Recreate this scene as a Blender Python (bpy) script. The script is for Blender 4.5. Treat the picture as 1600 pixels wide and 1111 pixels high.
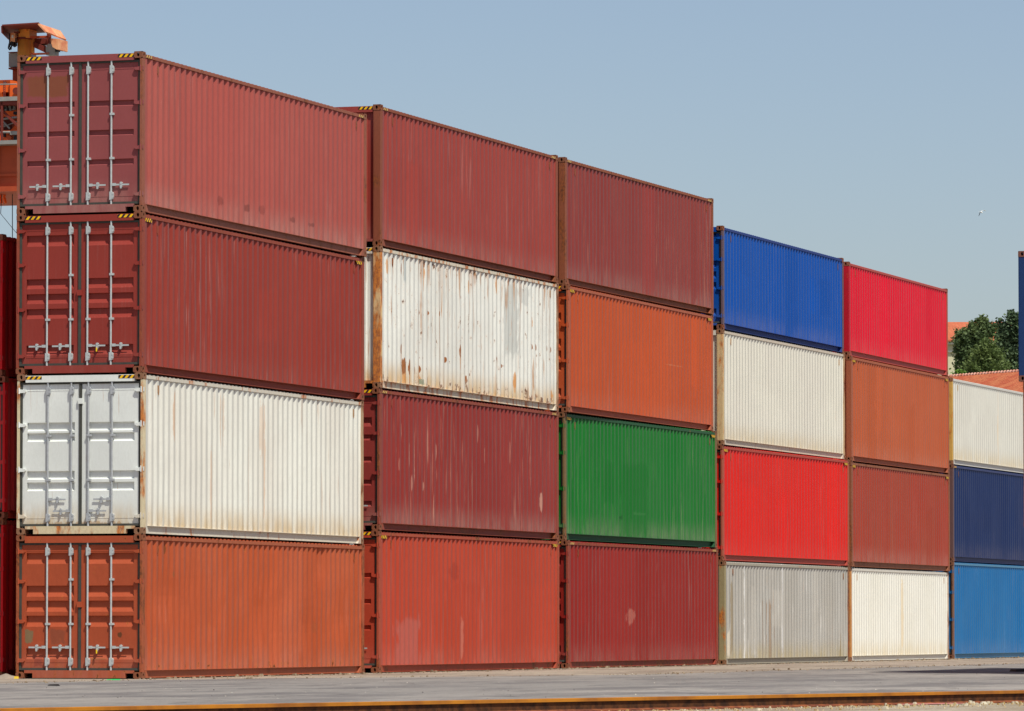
import bpy, math, random
from mathutils import Vector, noise
R = math.radians
random.seed(7)
for o in list(bpy.data.objects):
    bpy.data.objects.remove(o)
SC = bpy.context.scene
COL = SC.collection

# ------------------------------------------------------------------ camera
F_PX, PITCH, CAM_H, TH = 8188.4, 0.052063, 0.8971, 0.311855   # solved from the container corners
cd = bpy.data.cameras.new('camera')
cam = bpy.data.objects.new('camera', cd)
COL.objects.link(cam)
cd.sensor_width = 36.0
cd.lens = 36.0 * F_PX / 1600.0
cd.clip_start = 1.0
cd.clip_end = 20000.0
cam.location = (0, 0, CAM_H)
cam.rotation_euler = (math.pi / 2 + PITCH, 0, 0)
SC.camera = cam

# ------------------------------------------------------------------ sky and sun
D = Vector((math.sin(TH), math.cos(TH), 0))        # along the rows, away from the camera
N = Vector((math.cos(TH), -math.sin(TH), 0))       # out of the long sides
SUN = (-D * .82 + N * 1.06 + Vector((0, 0, 2.25))).normalized()
elev = math.asin(SUN.z)
azim = math.atan2(SUN.x, SUN.y)
W = bpy.data.worlds.new('World')
SC.world = W
W.use_nodes = True
nt = W.node_tree
bg = nt.nodes['Background']
sky = nt.nodes.new('ShaderNodeTexSky')
sky.sky_type = 'NISHITA'
sky.sun_disc = False
sky.sun_elevation = elev
sky.sun_rotation = azim
sky.altitude = 0
sky.air_density = 0.8
sky.dust_density = 1.4
sky.ozone_density = 4.6
tint = nt.nodes.new('ShaderNodeMix')                # white balance of the hazy sky
tint.data_type = 'RGBA'
tint.blend_type = 'MULTIPLY'
tint.inputs['Factor'].default_value = 1.0
tint.inputs['B'].default_value = (1.155, 1.0, .875, 1)
nt.links.new(sky.outputs[0], tint.inputs['A'])
nt.links.new(tint.outputs['Result'], bg.inputs[0])
bg.inputs[1].default_value = 0.130
sl = bpy.data.lights.new('sun', 'SUN')
sl.energy = 4.5
sl.angle = R(0.55)
sl.color = (1.0, 0.99, 0.89)
so = bpy.data.objects.new('sun', sl)
COL.objects.link(so)
so.rotation_euler = SUN.to_track_quat('Z', 'Y').to_euler()
so.location = (30, 20, 60)
SC.view_settings.view_transform = 'Standard'
SC.view_settings.look = 'None'
SC.view_settings.exposure = 0.0
SC.view_settings.gamma = 1.0

# ------------------------------------------------------------------ helpers
def lin(r, g, b):
    def c(v):
        v /= 255.0
        return v / 12.92 if v <= .04045 else ((v + .055) / 1.055) ** 2.4
    return (c(r), c(g), c(b))

def ray(px, py):
    a = (px - 800) / F_PX
    b = (555.5 - py) / F_PX
    return Vector((a, math.cos(PITCH) - b * math.sin(PITCH), math.sin(PITCH) + b * math.cos(PITCH)))

def at(px, py, dist):
    r = ray(px, py)
    return Vector((0, 0, CAM_H)) + r * (dist / r.y)

class MB:
    def __init__(s):
        s.v, s.f, s.m = [], [], []
    def face(s, pts, m=0):
        i = len(s.v)
        s.v += [tuple(p) for p in pts]
        s.f.append(tuple(range(i, i + len(pts))))
        s.m.append(m)
    def box(s, a, b, m=0):
        x0, y0, z0 = a
        x1, y1, z1 = b
        i = len(s.v)
        s.v += [(x0, y0, z0), (x1, y0, z0), (x1, y1, z0), (x0, y1, z0), (x0, y0, z1), (x1, y0, z1), (x1, y1, z1), (x0, y1, z1)]
        for q in ((0, 3, 2, 1), (4, 5, 6, 7), (0, 1, 5, 4), (1, 2, 6, 5), (2, 3, 7, 6), (3, 0, 4, 7)):
            s.f.append(tuple(i + k for k in q))
            s.m.append(m)
    def prism(s, poly, vec, m=0):
        """poly: planar list of points, extruded by vec"""
        n = len(poly)
        i = len(s.v)
        vec = Vector(vec)
        s.v += [tuple(p) for p in poly] + [tuple(Vector(p) + vec) for p in poly]
        s.f.append(tuple(range(i, i + n)))
        s.f.append(tuple(range(i + 2 * n - 1, i + n - 1, -1)))
        s.m += [m, m]
        for k in range(n):
            k2 = (k + 1) % n
            s.f.append((i + k, i + n + k, i + n + k2, i + k2))
            s.m.append(m)
    def tube(s, a, b, r, n=8, r2=None, m=0, caps=True):
        a, b = Vector(a), Vector(b)
        r2 = r if r2 is None else r2
        d = (b - a).normalized()
        u = d.orthogonal().normalized()
        w = d.cross(u)
        i = len(s.v)
        for (c, rr) in ((a, r), (b, r2)):
            for k in range(n):
                t = 2 * math.pi * k / n
                s.v.append(tuple(c + u * (rr * math.cos(t)) + w * (rr * math.sin(t))))
        for k in range(n):
            k2 = (k + 1) % n
            s.f.append((i + k, i + k2, i + n + k2, i + n + k))
            s.m.append(m)
        if caps:
            s.f.append(tuple(i + k for k in range(n))[::-1])
            s.f.append(tuple(i + n + k for k in range(n)))
            s.m += [m, m]
    def grid(s, rows, m=0):
        """rows: list of equally long point lists"""
        i = len(s.v)
        n = len(rows[0])
        for r in rows:
            s.v += [tuple(p) for p in r]
        for a in range(len(rows) - 1):
            for b in range(n - 1):
                s.f.append((i + a * n + b, i + a * n + b + 1, i + (a + 1) * n + b + 1, i + (a + 1) * n + b))
                s.m.append(m)
    def mesh(s, name, mats, smooth=False):
        me = bpy.data.meshes.new(name)
        me.from_pydata(s.v, [], s.f)
        for q in (mats if isinstance(mats, (list, tuple)) else [mats]):
            me.materials.append(q)
        me.polygons.foreach_set('material_index', s.m)
        if smooth:
            me.polygons.foreach_set('use_smooth', [True] * len(s.f))
        me.update()
        return me
    def build(s, name, mats, parent=None, smooth=False):
        return link(name, s.mesh(name, mats, smooth), parent)

def link(name, data, parent=None, loc=None):
    o = bpy.data.objects.new(name, data)
    COL.objects.link(o)
    if parent:
        o.parent = parent
    if loc:
        o.location = loc
    return o

def tag(o, label=None, cat=None, group=None, kind=None):
    if label: o['label'] = label
    if cat: o['category'] = cat
    if group: o['group'] = group
    if kind: o['kind'] = kind
    return o

def empty(name, loc, rz=0):
    o = bpy.data.objects.new(name, None)
    o.location = loc
    o.rotation_euler = (0, 0, rz)
    o.empty_display_size = .3
    COL.objects.link(o)
    return o

# ------------------------------------------------------------------ node helpers
class NT:
    def __init__(s, name, rough=.5, spec=.4, metal=0.0):
        s.mat = bpy.data.materials.new(name)
        s.mat.use_nodes = True
        s.t = s.mat.node_tree
        s.b = s.t.nodes['Principled BSDF']
        s.b.inputs['Roughness'].default_value = rough
        s.b.inputs['Specular IOR Level'].default_value = spec
        s.b.inputs['Metallic'].default_value = metal
        s.tc = s.t.nodes.new('ShaderNodeTexCoord')
        s.co = s.tc.outputs['Object']
    def n(s, typ, **kw):
        x = s.t.nodes.new(typ)
        for k, v in kw.items():
            setattr(x, k, v)
        return x
    def l(s, a, b):
        s.t.links.new(a, b)
    def mapping(s, scale=(1, 1, 1), loc=(0, 0, 0), rot=(0, 0, 0), src=None):
        m = s.n('ShaderNodeMapping')
        m.inputs['Scale'].default_value = scale
        m.inputs['Location'].default_value = loc
        m.inputs['Rotation'].default_value = rot
        s.l(src or s.co, m.inputs['Vector'])
        return m.outputs[0]
    def noise(s, scale=1, vscale=(1, 1, 1), loc=(0, 0, 0), detail=4, rough=.55, dist=0):
        x = s.n('ShaderNodeTexNoise')
        x.inputs['Scale'].default_value = scale
        x.inputs['Detail'].default_value = detail
        x.inputs['Roughness'].default_value = rough
        x.inputs['Distortion'].default_value = dist
        s.l(s.mapping(vscale, loc), x.inputs['Vector'])
        return x.outputs['Fac']
    def ramp(s, src, a, b, lo=0.0, hi=1.0, smooth=True):
        x = s.n('ShaderNodeMapRange')
        if smooth: x.interpolation_type = 'SMOOTHSTEP'
        x.inputs['From Min'].default_value = a
        x.inputs['From Max'].default_value = b
        x.inputs['To Min'].default_value = lo
        x.inputs['To Max'].default_value = hi
        s.l(src, x.inputs['Value'])
        return x.outputs['Result']
    def math(s, op, a, b=None, clamp=False):
        x = s.n('ShaderNodeMath', operation=op, use_clamp=clamp)
        for i, q in enumerate((a, b)):
            if q is None: continue
            if isinstance(q, (int, float)): x.inputs[i].default_value = q
            else: s.l(q, x.inputs[i])
        return x.outputs[0]
    def mix(s, fac, a, b, blend='MIX'):
        x = s.n('ShaderNodeMix', data_type='RGBA', blend_type=blend)
        for sock, q in ((x.inputs['Factor'], fac), (x.inputs['A'], a), (x.inputs['B'], b)):
            if isinstance(q, (int, float)): sock.default_value = q
            elif isinstance(q, tuple): sock.default_value = (*q[:3], 1)
            else: s.l(q, sock)
        return x.outputs['Result']
    def sep(s, src=None):
        x = s.n('ShaderNodeSeparateXYZ')
        s.l(src or s.co, x.inputs[0])
        return x.outputs
    def bump(s, h, strength=.3, dist=.01):
        x = s.n('ShaderNodeBump')
        x.inputs['Strength'].default_value = strength
        x.inputs['Distance'].default_value = dist
        s.l(h, x.inputs['Height'])
        s.l(x.outputs[0], s.b.inputs['Normal'])
    def out(s, col, rough=None):
        if isinstance(col, tuple): s.b.inputs['Base Color'].default_value = (*col[:3], 1)
        else: s.l(col, s.b.inputs['Base Color'])
        if rough is not None: s.l(rough, s.b.inputs['Roughness'])
        return s.mat

def mul(c, k):
    return tuple(min(.95, x * k) for x in c[:3])

def lerp(a, b, t):
    return tuple(x * (1 - t) + y * t for x, y in zip(a, b))

RUST1, RUST2, RUSTO = lin(126, 74, 34), lin(76, 46, 28), lin(206, 136, 56)

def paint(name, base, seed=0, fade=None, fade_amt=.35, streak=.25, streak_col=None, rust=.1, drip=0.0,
          chalk=.25, H=2.9, spots=(), dustshade=.22, var=.5, dent=.35, rough=.48, endcol=None, chalk_col=None):
    """Weathered container paint in the container's own coordinates (x along it, y inwards from the right side)."""
    t = NT(name, rough, .26)
    L = (seed * 13.7, seed * 7.1, seed * 3.3)
    fade = fade or lerp(mul(base, 1.15), (.5, .42, .36), .22)
    streak_col = streak_col or lerp(base, (.62, .5, .44), .42)
    c = base
    f1 = t.noise(.45, (1, 1, .7), L, 3)
    c = t.mix(t.ramp(f1, .35, .7, 0, fade_amt), c, fade)
    f2 = t.noise(1.0, (2.2, 2.2, .12), L, 2)                       # each corrugation weathers a little differently
    c = t.mix(t.ramp(f2, .3, .75, 0, var * .45), c, mul(base, .72))
    if endcol:                                                     # the end of the box is painted another tone
        xe, ye, ze = t.sep()
        k = t.ramp(xe, .125, .145, 1, 0, False)
        ec = t.mix(t.ramp(t.noise(.9, (1, 1, 1), L, 3), .35, .7, 0, .5), endcol, mul(endcol, 1.2))
        c = t.mix(k, c, ec)
    # vertical pale scratches
    if streak > 0:
        f3 = t.noise(1.0, (22, 22, .6), L, 3, .6)
        f3b = t.noise(.35, (1, 1, 1), (L[0] + 5, 0, L[2]), 2)
        a = t.math('MULTIPLY', t.ramp(f3, .57, .66), t.ramp(f3b, .42, .62))
        a = t.math('MULTIPLY', a, t.ramp(t.sep()[0], .13, .15, .15, 1, False))
        c = t.mix(t.math('MULTIPLY', a, streak), c, streak_col)
    # outer flats of the long side: grey dust, with rib shade painted in
    x, y, z = t.sep()
    if dustshade > 0:
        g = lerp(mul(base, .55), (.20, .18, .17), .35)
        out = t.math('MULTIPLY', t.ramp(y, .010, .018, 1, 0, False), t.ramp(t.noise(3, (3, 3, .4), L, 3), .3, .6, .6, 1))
        c = t.mix(t.math('MULTIPLY', out, min(1, dustshade * 1.7)), c, g)
    # chalky, dirty foot of the panel
    if chalk > 0:
        lowz = t.ramp(z, .15, .15 + .55, 1, 0)
        cn = t.ramp(t.noise(2.0, (3, 3, .6), L, 4), .3, .65, .3, 1)
        c = t.mix(t.math('MULTIPLY', t.math('MULTIPLY', lowz, cn), chalk), c, chalk_col or lerp(base, (.45, .36, .30), .5))
    # marks with a shape of their own
    for (ax, u0, u1, z0, z1, scol, amt, edge) in spots:
        cu, cz, hu, hz = (u0 + u1) / 2, (z0 + z1) / 2, max(abs(u1 - u0) / 2, .001), max(abs(z1 - z0) / 2, .001)
        du = t.math('ABSOLUTE', t.math('MULTIPLY', t.math('SUBTRACT', x if ax == 's' else y, cu), 1 / hu))
        dz = t.math('ABSOLUTE', t.math('MULTIPLY', t.math('SUBTRACT', z, cz), 1 / hz))
        m = t.math('MAXIMUM', du, dz) if edge < .5 else t.math('ADD', t.math('POWER', du, 2.0), t.math('POWER', dz, 2.0))
        nn = t.noise(7 if edge >= .5 else 3, (1.6, 1.6, .5), (L[0] + u0, 1, z0), 4, .65)
        m = t.math('ADD', m, t.math('MULTIPLY', t.math('SUBTRACT', nn, .5), 1.0 + edge * 3))
        k = t.ramp(m, 1.0 - .12 - edge * .3, 1.0 + .06, 1, 0)
        if ax == 's':
            k = t.math('MULTIPLY', k, t.ramp(y, .1, .12, 1, 0, False))
        else:
            k = t.math('MULTIPLY', k, t.ramp(x, .14, .16, 1, 0, False))
        c = t.mix(t.math('MULTIPLY', k, amt), c, scol)
    # rust: chips everywhere, bleeding runs, and creeping along top and foot
    if rust > 0 or drip > 0:
        r1 = t.noise(5.5, (1.3, 1.3, .7), L, 8, .7)
        edge_w = t.math('MAXIMUM', t.ramp(z, .16, .42, .10 * min(1, rust * 3), 0), t.ramp(z, H - .35, H - .08, 0, .06 * min(1, rust * 3)))
        r1 = t.math('ADD', r1, edge_w)
        th = .745 - .13 * rust
        chips = t.ramp(r1, th, th + .025)
        rn = t.noise(14, (1, 1, 1), L, 5)
        rcol = t.mix(t.ramp(rn, .35, .65), RUST1, RUST2)
        halo = t.math('MULTIPLY', t.ramp(r1, th - .07, th), .35 * min(1, rust * 2))
        c = t.mix(halo, c, lerp(base, RUSTO, .5))
        c = t.mix(t.math('MULTIPLY', chips, .9), c, rcol)
        if drip > 0:
            d1 = t.noise(1, (9, 9, .55), (L[0], L[1], L[2] + 3), 4, .6)
            up = t.ramp(z, H - .9, H - .12, 0, .07 * drip)           # runs start under the top rail
            d1 = t.math('ADD', d1, up)
            dm = t.noise(.8, (1, 1, 1), (L[0] + 9, 0, 0), 3)
            dd = t.math('MULTIPLY', t.ramp(d1, .66 - .08 * drip, .74 - .08 * drip), t.ramp(dm, .4, .6, .3, 1))
            c = t.mix(t.math('MULTIPLY', dd, .75 * min(1, drip + .2)), c, t.mix(rn, RUSTO, RUST1))
    # fine grime
    fg = t.noise(30, (1, 1, .4), L, 5, .7)
    c = t.mix(t.ramp(fg, .35, .7, 0, .16), c, mul(base, .6))
    if dent > 0:
        h = t.noise(2.6, (1, 1, .55), L, 3)
        h2 = t.noise(40, (1, 1, 1), L, 2)
        hh = t.math('ADD', h, t.math('MULTIPLY', h2, .02))
        t.bump(hh, dent, .02)
    return t.out(c, t.ramp(f1, .3, .7, rough - .07, rough + .12))

def frame_paint(name, base, rust=.5, seed=0, bright=False):
    """Posts, rails and castings: paint half lost to rust."""
    t = NT(name, .62, .3)
    L = (seed * 5.3, seed * 2.9, seed * 11.0)
    n1 = t.noise(3.2, (1, 1, .35), L, 6, .65)
    n2 = t.noise(22, (1, 1, .6), L, 5, .7)
    old = base if bright else lerp(base, lin(150, 90, 62), .25 + .25 * rust)
    c = t.mix(t.ramp(n2, .35, .7, 0, .5), old, mul(old, .7))
    rc = t.mix(t.ramp(n2, .4, .62), lin(206, 120, 40) if bright else lin(150, 82, 40), lin(150, 78, 40) if bright else lin(92, 52, 34))
    a = .68 - .34 * rust
    c = t.mix(t.ramp(n1, a, a + .14, 0, .92), c, rc)
    t.bump(n2, .25, .004)
    return t.out(c)

def simple(name, col, rough=.6, spec=.3, metal=0, vary=.25, scale=8, alt=None, bump=.0, vs=(1, 1, 1)):
    t = NT(name, rough, spec, metal)
    n1 = t.noise(scale, vs, (1.3, 2.1, .4), 5, .6)
    c = t.mix(t.ramp(n1, .35, .68, 0, 1 if alt else vary), col, alt or mul(col, .6))
    if bump: t.bump(n1, bump, .01)
    return t.out(c)

M_ROD = simple('galvanised_steel', lin(196, 200, 198), .42, .5, .25, .3, 18)
M_RODW = simple('worn_white_steel', lin(176, 178, 180), .5, .4, .1, .35, 18)
M_SEAL = simple('yellow_seal', lin(236, 196, 30), .4, .4, 0, .1)
M_GASK = simple('rubber_gasket', lin(74, 74, 68), .8, .2, 0, .5, 6)
M_VOID = simple('tunnel_steel', lin(30, 26, 24), .8, .1)
M_ROOFY = simple('roof_underside', lin(70, 60, 55), .8, .1)

def stripe_mat(name, axis, faded=0.0, seed=0):
    t = NT(name, .55, .3)
    x, y, z = t.sep()
    u = y if axis == 'y' else x
    sgn = 1.0 if axis == 'y' else -1.0
    v = t.math('ADD', t.math('MULTIPLY', u, 1 / .100), t.math('MULTIPLY', z, sgn * .8 / .100))
    fr = t.math('FRACT', t.math('ADD', v, 50.0))
    s_ = t.math('GREATER_THAN', fr, .5)
    n1 = t.noise(25, (1, 1, 1), (seed, 0, 0), 4)
    yel = t.mix(t.ramp(n1, .4, .7, 0, .5), lerp(lin(250, 196, 10), lin(205, 170, 110), faded), lin(190, 120, 30))
    blk = t.mix(t.ramp(n1, .4, .7, 0, .3), lerp(lin(40, 34, 44), lin(130, 90, 70), faded), lin(96, 50, 36))
    return t.out(t.mix(s_, blk, yel))
M_HZ_Y = stripe_mat('hazard_stripes_end', 'y')
M_HZ_X = stripe_mat('hazard_stripes_side', 'x')
M_HZ_XF = stripe_mat('hazard_stripes_side_faded', 'x', .75)

# ------------------------------------------------------------------ container parts
CW, CL = 2.438, 12.192

def hole_face(mb, c, u, v, hu, hv, ru, rv, depth, nrm):
    """A rectangular face with an oval hole whose lip runs inwards."""
    c, u, v, nrm = Vector(c), Vector(u), Vector(v), Vector(nrm)
    n = 16
    outer, inner, deep = [], [], []
    for k in range(n):
        a = 2 * math.pi * (k + .5) / n
        ca, sa = math.cos(a), math.sin(a)
        s = 1 / max(abs(ca), abs(sa))
        outer.append(c + u * (hu * max(-1, min(1, ca * s))) + v * (hv * max(-1, min(1, sa * s))))
        p = c + u * (ru * ca) + v * (rv * sa)
        inner.append(p)
        deep.append(p - nrm * depth)
    for k in range(n):
        k2 = (k + 1) % n
        mb.face([outer[k], outer[k2], inner[k2], inner[k]])
        mb.face([inner[k], inner[k2], deep[k2], deep[k]])

def casting_mesh():
    mb = MB()
    a, b, h = .178 / 2, .162 / 2, .118 / 2
    for s in (1, -1):
        hole_face(mb, (s * a, 0, 0), (0, 1, 0), (0, 0, 1), b, h, .026, .038, .028, (s, 0, 0))
        hole_face(mb, (0, s * b, 0), (1, 0, 0), (0, 0, 1), a, h, .028, .038, .028, (0, s, 0))
        mb.face([(-a, -b, s * h), (a, -b, s * h), (a, b, s * h), (-a, b, s * h)][::s])
    me = mb.mesh('corner_casting', [M_VOID])
    return me
ME_CAST = casting_mesh()

def hn(x, y, z=0):
    return noise.noise(Vector((x, y, z)))

def side_panel(H, y_off, y_sign, seed, wav=.004, dents=(), fine=True, top=.10):
    """Trapezoidal corrugated wall between the posts. y_sign=+1: right side (depth grows with +y)."""
    mb = MB()
    x0, x1 = .150, CL - .150
    n = 43
    p = (x1 - x0) / n
    prof = []
    for k in range(n):
        b = x0 + k * p
        q = p / 4
        # outer flat, slope in, inner flat, slope out
        prof += [(b + q * .55, 0.0), (b + q * 1.55, 0.0), (b + q * 2.5, .036), (b + q * 3.5, .036)]
    prof = [(x0, 0.0)] + prof + [(x1, 0.0)]
    z0, z1 = .150, H - top
    nz = 14 if fine else 1
    rows = []
    for j in range(nz + 1):
        z = z0 + (z1 - z0) * j / nz
        fz = math.sin(math.pi * j / nz) if fine else 0
        row = []
        for (x, d) in prof:
            w = wav * hn(x * .9 + seed, z * 1.1, seed * .7) * fz * 1.6
            sx = .010 * hn(x * 1.6 + seed * 3, z * 2.3, 4.0) * fz * min(3, wav / .004)
            for (dx, dz, r, a) in dents:
                q = ((x - dx) / r) ** 2 + ((z - dz) / (r * 1.6)) ** 2
                if q < 4: w += a * math.exp(-q * 1.5)
            row.append((x + sx, y_off + y_sign * (.009 + d + w), z))
        rows.append(row)
    if y_sign < 0: rows = rows[::-1]
    mb.grid(rows)
    return mb

def end_wall(H, x_off, x_sign):
    mb = MB()
    y0, y1 = .15, CW - .15
    n = 9
    p = (y1 - y0) / n
    pts = [(y0, 0)]
    for k in range(n):
        b = y0 + k * p
        pts += [(b + p * .10, 0), (b + p * .20, .042), (b + p * .62, .042), (b + p * .72, 0)]
    pts.append((y1, 0))
    rows = []
    for z in (.155, H - .12):
        rows.append([(x_off + x_sign * (.028 + d), y, z) for (y, d) in pts])
    if x_sign > 0: rows = rows[::-1]
    mb.grid(rows)
    return mb

FOOT = {'A': .018, 'C': .024}
BANDS = {
    'A': [(2.03, .105), (1.50, .105), (.97, .105)],
    'B': [(2.51, .20), (1.72, .18), (1.45, .18), (1.18, .18), (.52, .18)],
    'C': [(2.02, .155), (1.83, .155), (1.145, .155), (.94, .155)],
    'D': [(2.26, .20), (1.67, .20), (1.40, .20), (1.13, .20), (.545, .20)],
    'E': [(2.30, .19), (1.95, .12), (1.50, .12), (1.03, .12), (.60, .12)],
}

def door_leaf(H, ya, yb, bands, foot=.07):
    """One leaf between ya and yb; recesses run across it between two flat stiles."""
    mb = MB()
    xf = .060
    z0, z1 = .188, H - .186
    yl, yr = ya + .095, yb - .095
    T = .045
    # flat stiles and outer edge
    mb.box((xf, ya, z0), (xf + T, yl, z1))
    mb.box((xf, yr, z0), (xf + T, yb, z1))
    zs = [(z0, 0.0)]
    for (zt, h) in sorted(bands):
        zt -= .175 - .175
        b = zt - h
        dp = .042
        zs += [(b, 0.0), (b + min(h * .40, foot), dp), (zt - .012, dp), (zt, 0.0)]
    zs.append((z1, 0.0))
    rows = [[(xf + d, yl, z), (xf + d, yr, z)] for (z, d) in zs]
    mb.grid(rows)
    for y in (yl, yr):
        i = 1
        while i + 3 < len(zs):
            q = zs[i:i + 4]
            mb.face([(xf + d, y, z) for (z, d) in q] + [])
            i += 4
    mb.box((xf + .05, ya + .01, z0), (xf + .06, yb - .01, z1))
    # thin pressed lines across top and foot
    for z in (z0 + .10, z1 - .12):
        mb.box((xf - .004, yl, z), (xf + .002, yr, z + .012))
    return mb

def rod_mb(H, yc, flip=1):
    mb = MB()
    xr = .036
    mb.tube((xr, yc, .075), (xr, yc, H - .055), .0185, 10)
    for z in (.085, H - .075):                      # cam ends in their keepers
        mb.box((xr - .014, yc - .030, z - .018), (xr + .022, yc + .012, z + .018))
        mb.tube((xr - .016, yc, z + (.03 if z < 1 else -.03)), (xr + .02, yc, z + (.03 if z < 1 else -.03)), .024, 8)
        mb.box((xr - .004, yc - .052, z - .012), (xr + .030, yc - .030, z + .024))
    for z in (.30, H - .31):                        # bearing blocks
        mb.prism([(xr - .026, yc + .026, z - .075), (xr - .026, yc - .040, z - .060), (xr - .026, yc - .050, z - .03),
                  (xr - .026, yc - .050, z + .045), (xr - .026, yc - .030, z + .07), (xr - .026, yc + .026, z + .075)], (.055, 0, 0))
        mb.tube((xr - .032, yc - .036, z + .03), (xr - .02, yc - .036, z + .03), .009, 6)
        mb.tube((xr - .032, yc - .036, z - .03), (xr - .02, yc - .036, z - .03), .009, 6)
    return mb

def rod_guides(mb, yc, zs):
    xr = .036
    for z in zs:
        mb.box((xr - .024, yc - .055, z - .020), (xr + .034, yc + .026, z + .020))

def handle_mb(yc, z, dr):
    """dr=-1 points to -y (the camera's right), +1 to +y"""
    mb = MB()
    x = .026
    ya = yc + dr * .02
    mb.box((x - .004, min(ya, ya + dr * .075), z - .022), (x + .016, max(ya, ya + dr * .075), z + .028))
    a, b = ya + dr * .06, ya + dr * .33
    mb.prism([(x, min(a, b), z - .012 - .004), (x, max(a, b), z - .016), (x, max(a, b), z + .014), (x, min(a, b), z + .012)], (.010, 0, 0))
    c = ya + dr * .175
    mb.tube((x - .012, c, z + .026), (x + .05, c, z + .026), .024, 8)
    mb.box((x - .008, c - .020, z - .044), (x + .042, c + .022, z + .030))
    mb.tube((x - .014, c, z - .058), (x + .02, c, z - .058), .018, 6)
    return mb

def hinge_mb(y_edge, z, dr):
    """wraps from the post onto the leaf; dr=+1 leaf lies towards +y"""
    mb = MB()
    a = y_edge - dr * .065
    b = y_edge + dr * .105
    mb.prism([(.016, a, z - .038), (.016, b - dr * .03, z - .038), (.016, b, z - .015), (.016, b, z + .012), (.016, a, z + .038)] if dr > 0 else
             [(.016, a, z + .038), (.016, b, z + .012), (.016, b, z - .015), (.016, b - dr * .03, z - .038), (.016, a, z - .038)], (.050, 0, 0))
    mb.tube((.012, y_edge - dr * .02, z - .055), (.012, y_edge - dr * .02, z + .055), .014, 8)
    return mb

def doors(root, H, mp, mf, style, rod_mat, hand='std'):
    mid = CW / 2
    edge = .058
    gz0, gz1 = .15, H - .150
    rods = {'l': (2.438 - .59, 2.438 - 1.045), 'r': (2.438 - 1.375, 2.438 - 1.83)}
    # y grows to the camera's left, so u (from the left edge) = CW - y
    leaves = (('l', mid + .022, CW - edge - .030), ('r', edge + .030, mid - .022))
    for side, ya, yb in leaves:
        leaf = door_leaf(H, ya, yb, BANDS[style], FOOT.get(style, .072)).build('door', [mp], root)
        g = MB()
        g.box((.040, ya - .040, gz0), (.078, ya + .004, gz1))
        g.box((.040, yb - .004, gz0), (.078, yb + .040, gz1))
        g.box((.042, ya - .040, .148), (.078, yb + .022, .190))
        g.box((.042, ya - .022, H - .188), (.078, yb + .022, H - .150))
        if side == 'l': g.box((.036, mid - .018, gz0), (.060, mid + .018, gz1))
        g.build('gasket', [M_GASK], leaf)
        outer = yb if side == 'l' else ya
        dr = -1 if side == 'l' else 1
        for hz in (.33, 1.03 if H < 2.7 else 1.17, 1.75 if H < 2.7 else 1.98, H - .30):
            hinge_mb(outer - dr * .03 + (-.0), hz, dr).build('hinge', [mp], leaf)
        for i, yc in enumerate(rods[side]):
            mb = rod_mb(H, yc)
            rod_guides(mb, yc, [.98] if (i == 0 and style != 'C') else [.98 if style != 'C' else .98, 1.78])
            mb.build('lock_rod', [rod_mat], leaf)
            if hand == 'std':
                hz, hd = .50 if H > 2.7 else .56, (1 if side == 'l' else -1)
            else:
                inner = (i == 1 and side == 'l') or (i == 0 and side == 'r')
                hz = .42 if inner else .63
                hd = (1 if inner else -1) * (1 if side == 'l' else -1)
            handle_mb(yc, hz, hd).build('door_handle', [rod_mat], leaf)
            if side == 'r' and i == 0 and CNT[0] in (1, 3):
                mb = MB(); c = yc + hd * .195
                mb.tube((-.006, c, hz - .11), (-.006, c, hz - .04), .014, 8)
                mb.build('seal', [M_SEAL], leaf)
        if side == 'l' and style in 'BCD':
            kp = MB()
            kz = {'B': 1.46, 'C': 2.40, 'D': 1.33}[style]
            kp.box((.020, mid - .045, kz - .05), (.058, mid + .045, kz + .05))
            kp.build('door_keeper', [mp], leaf)

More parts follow.
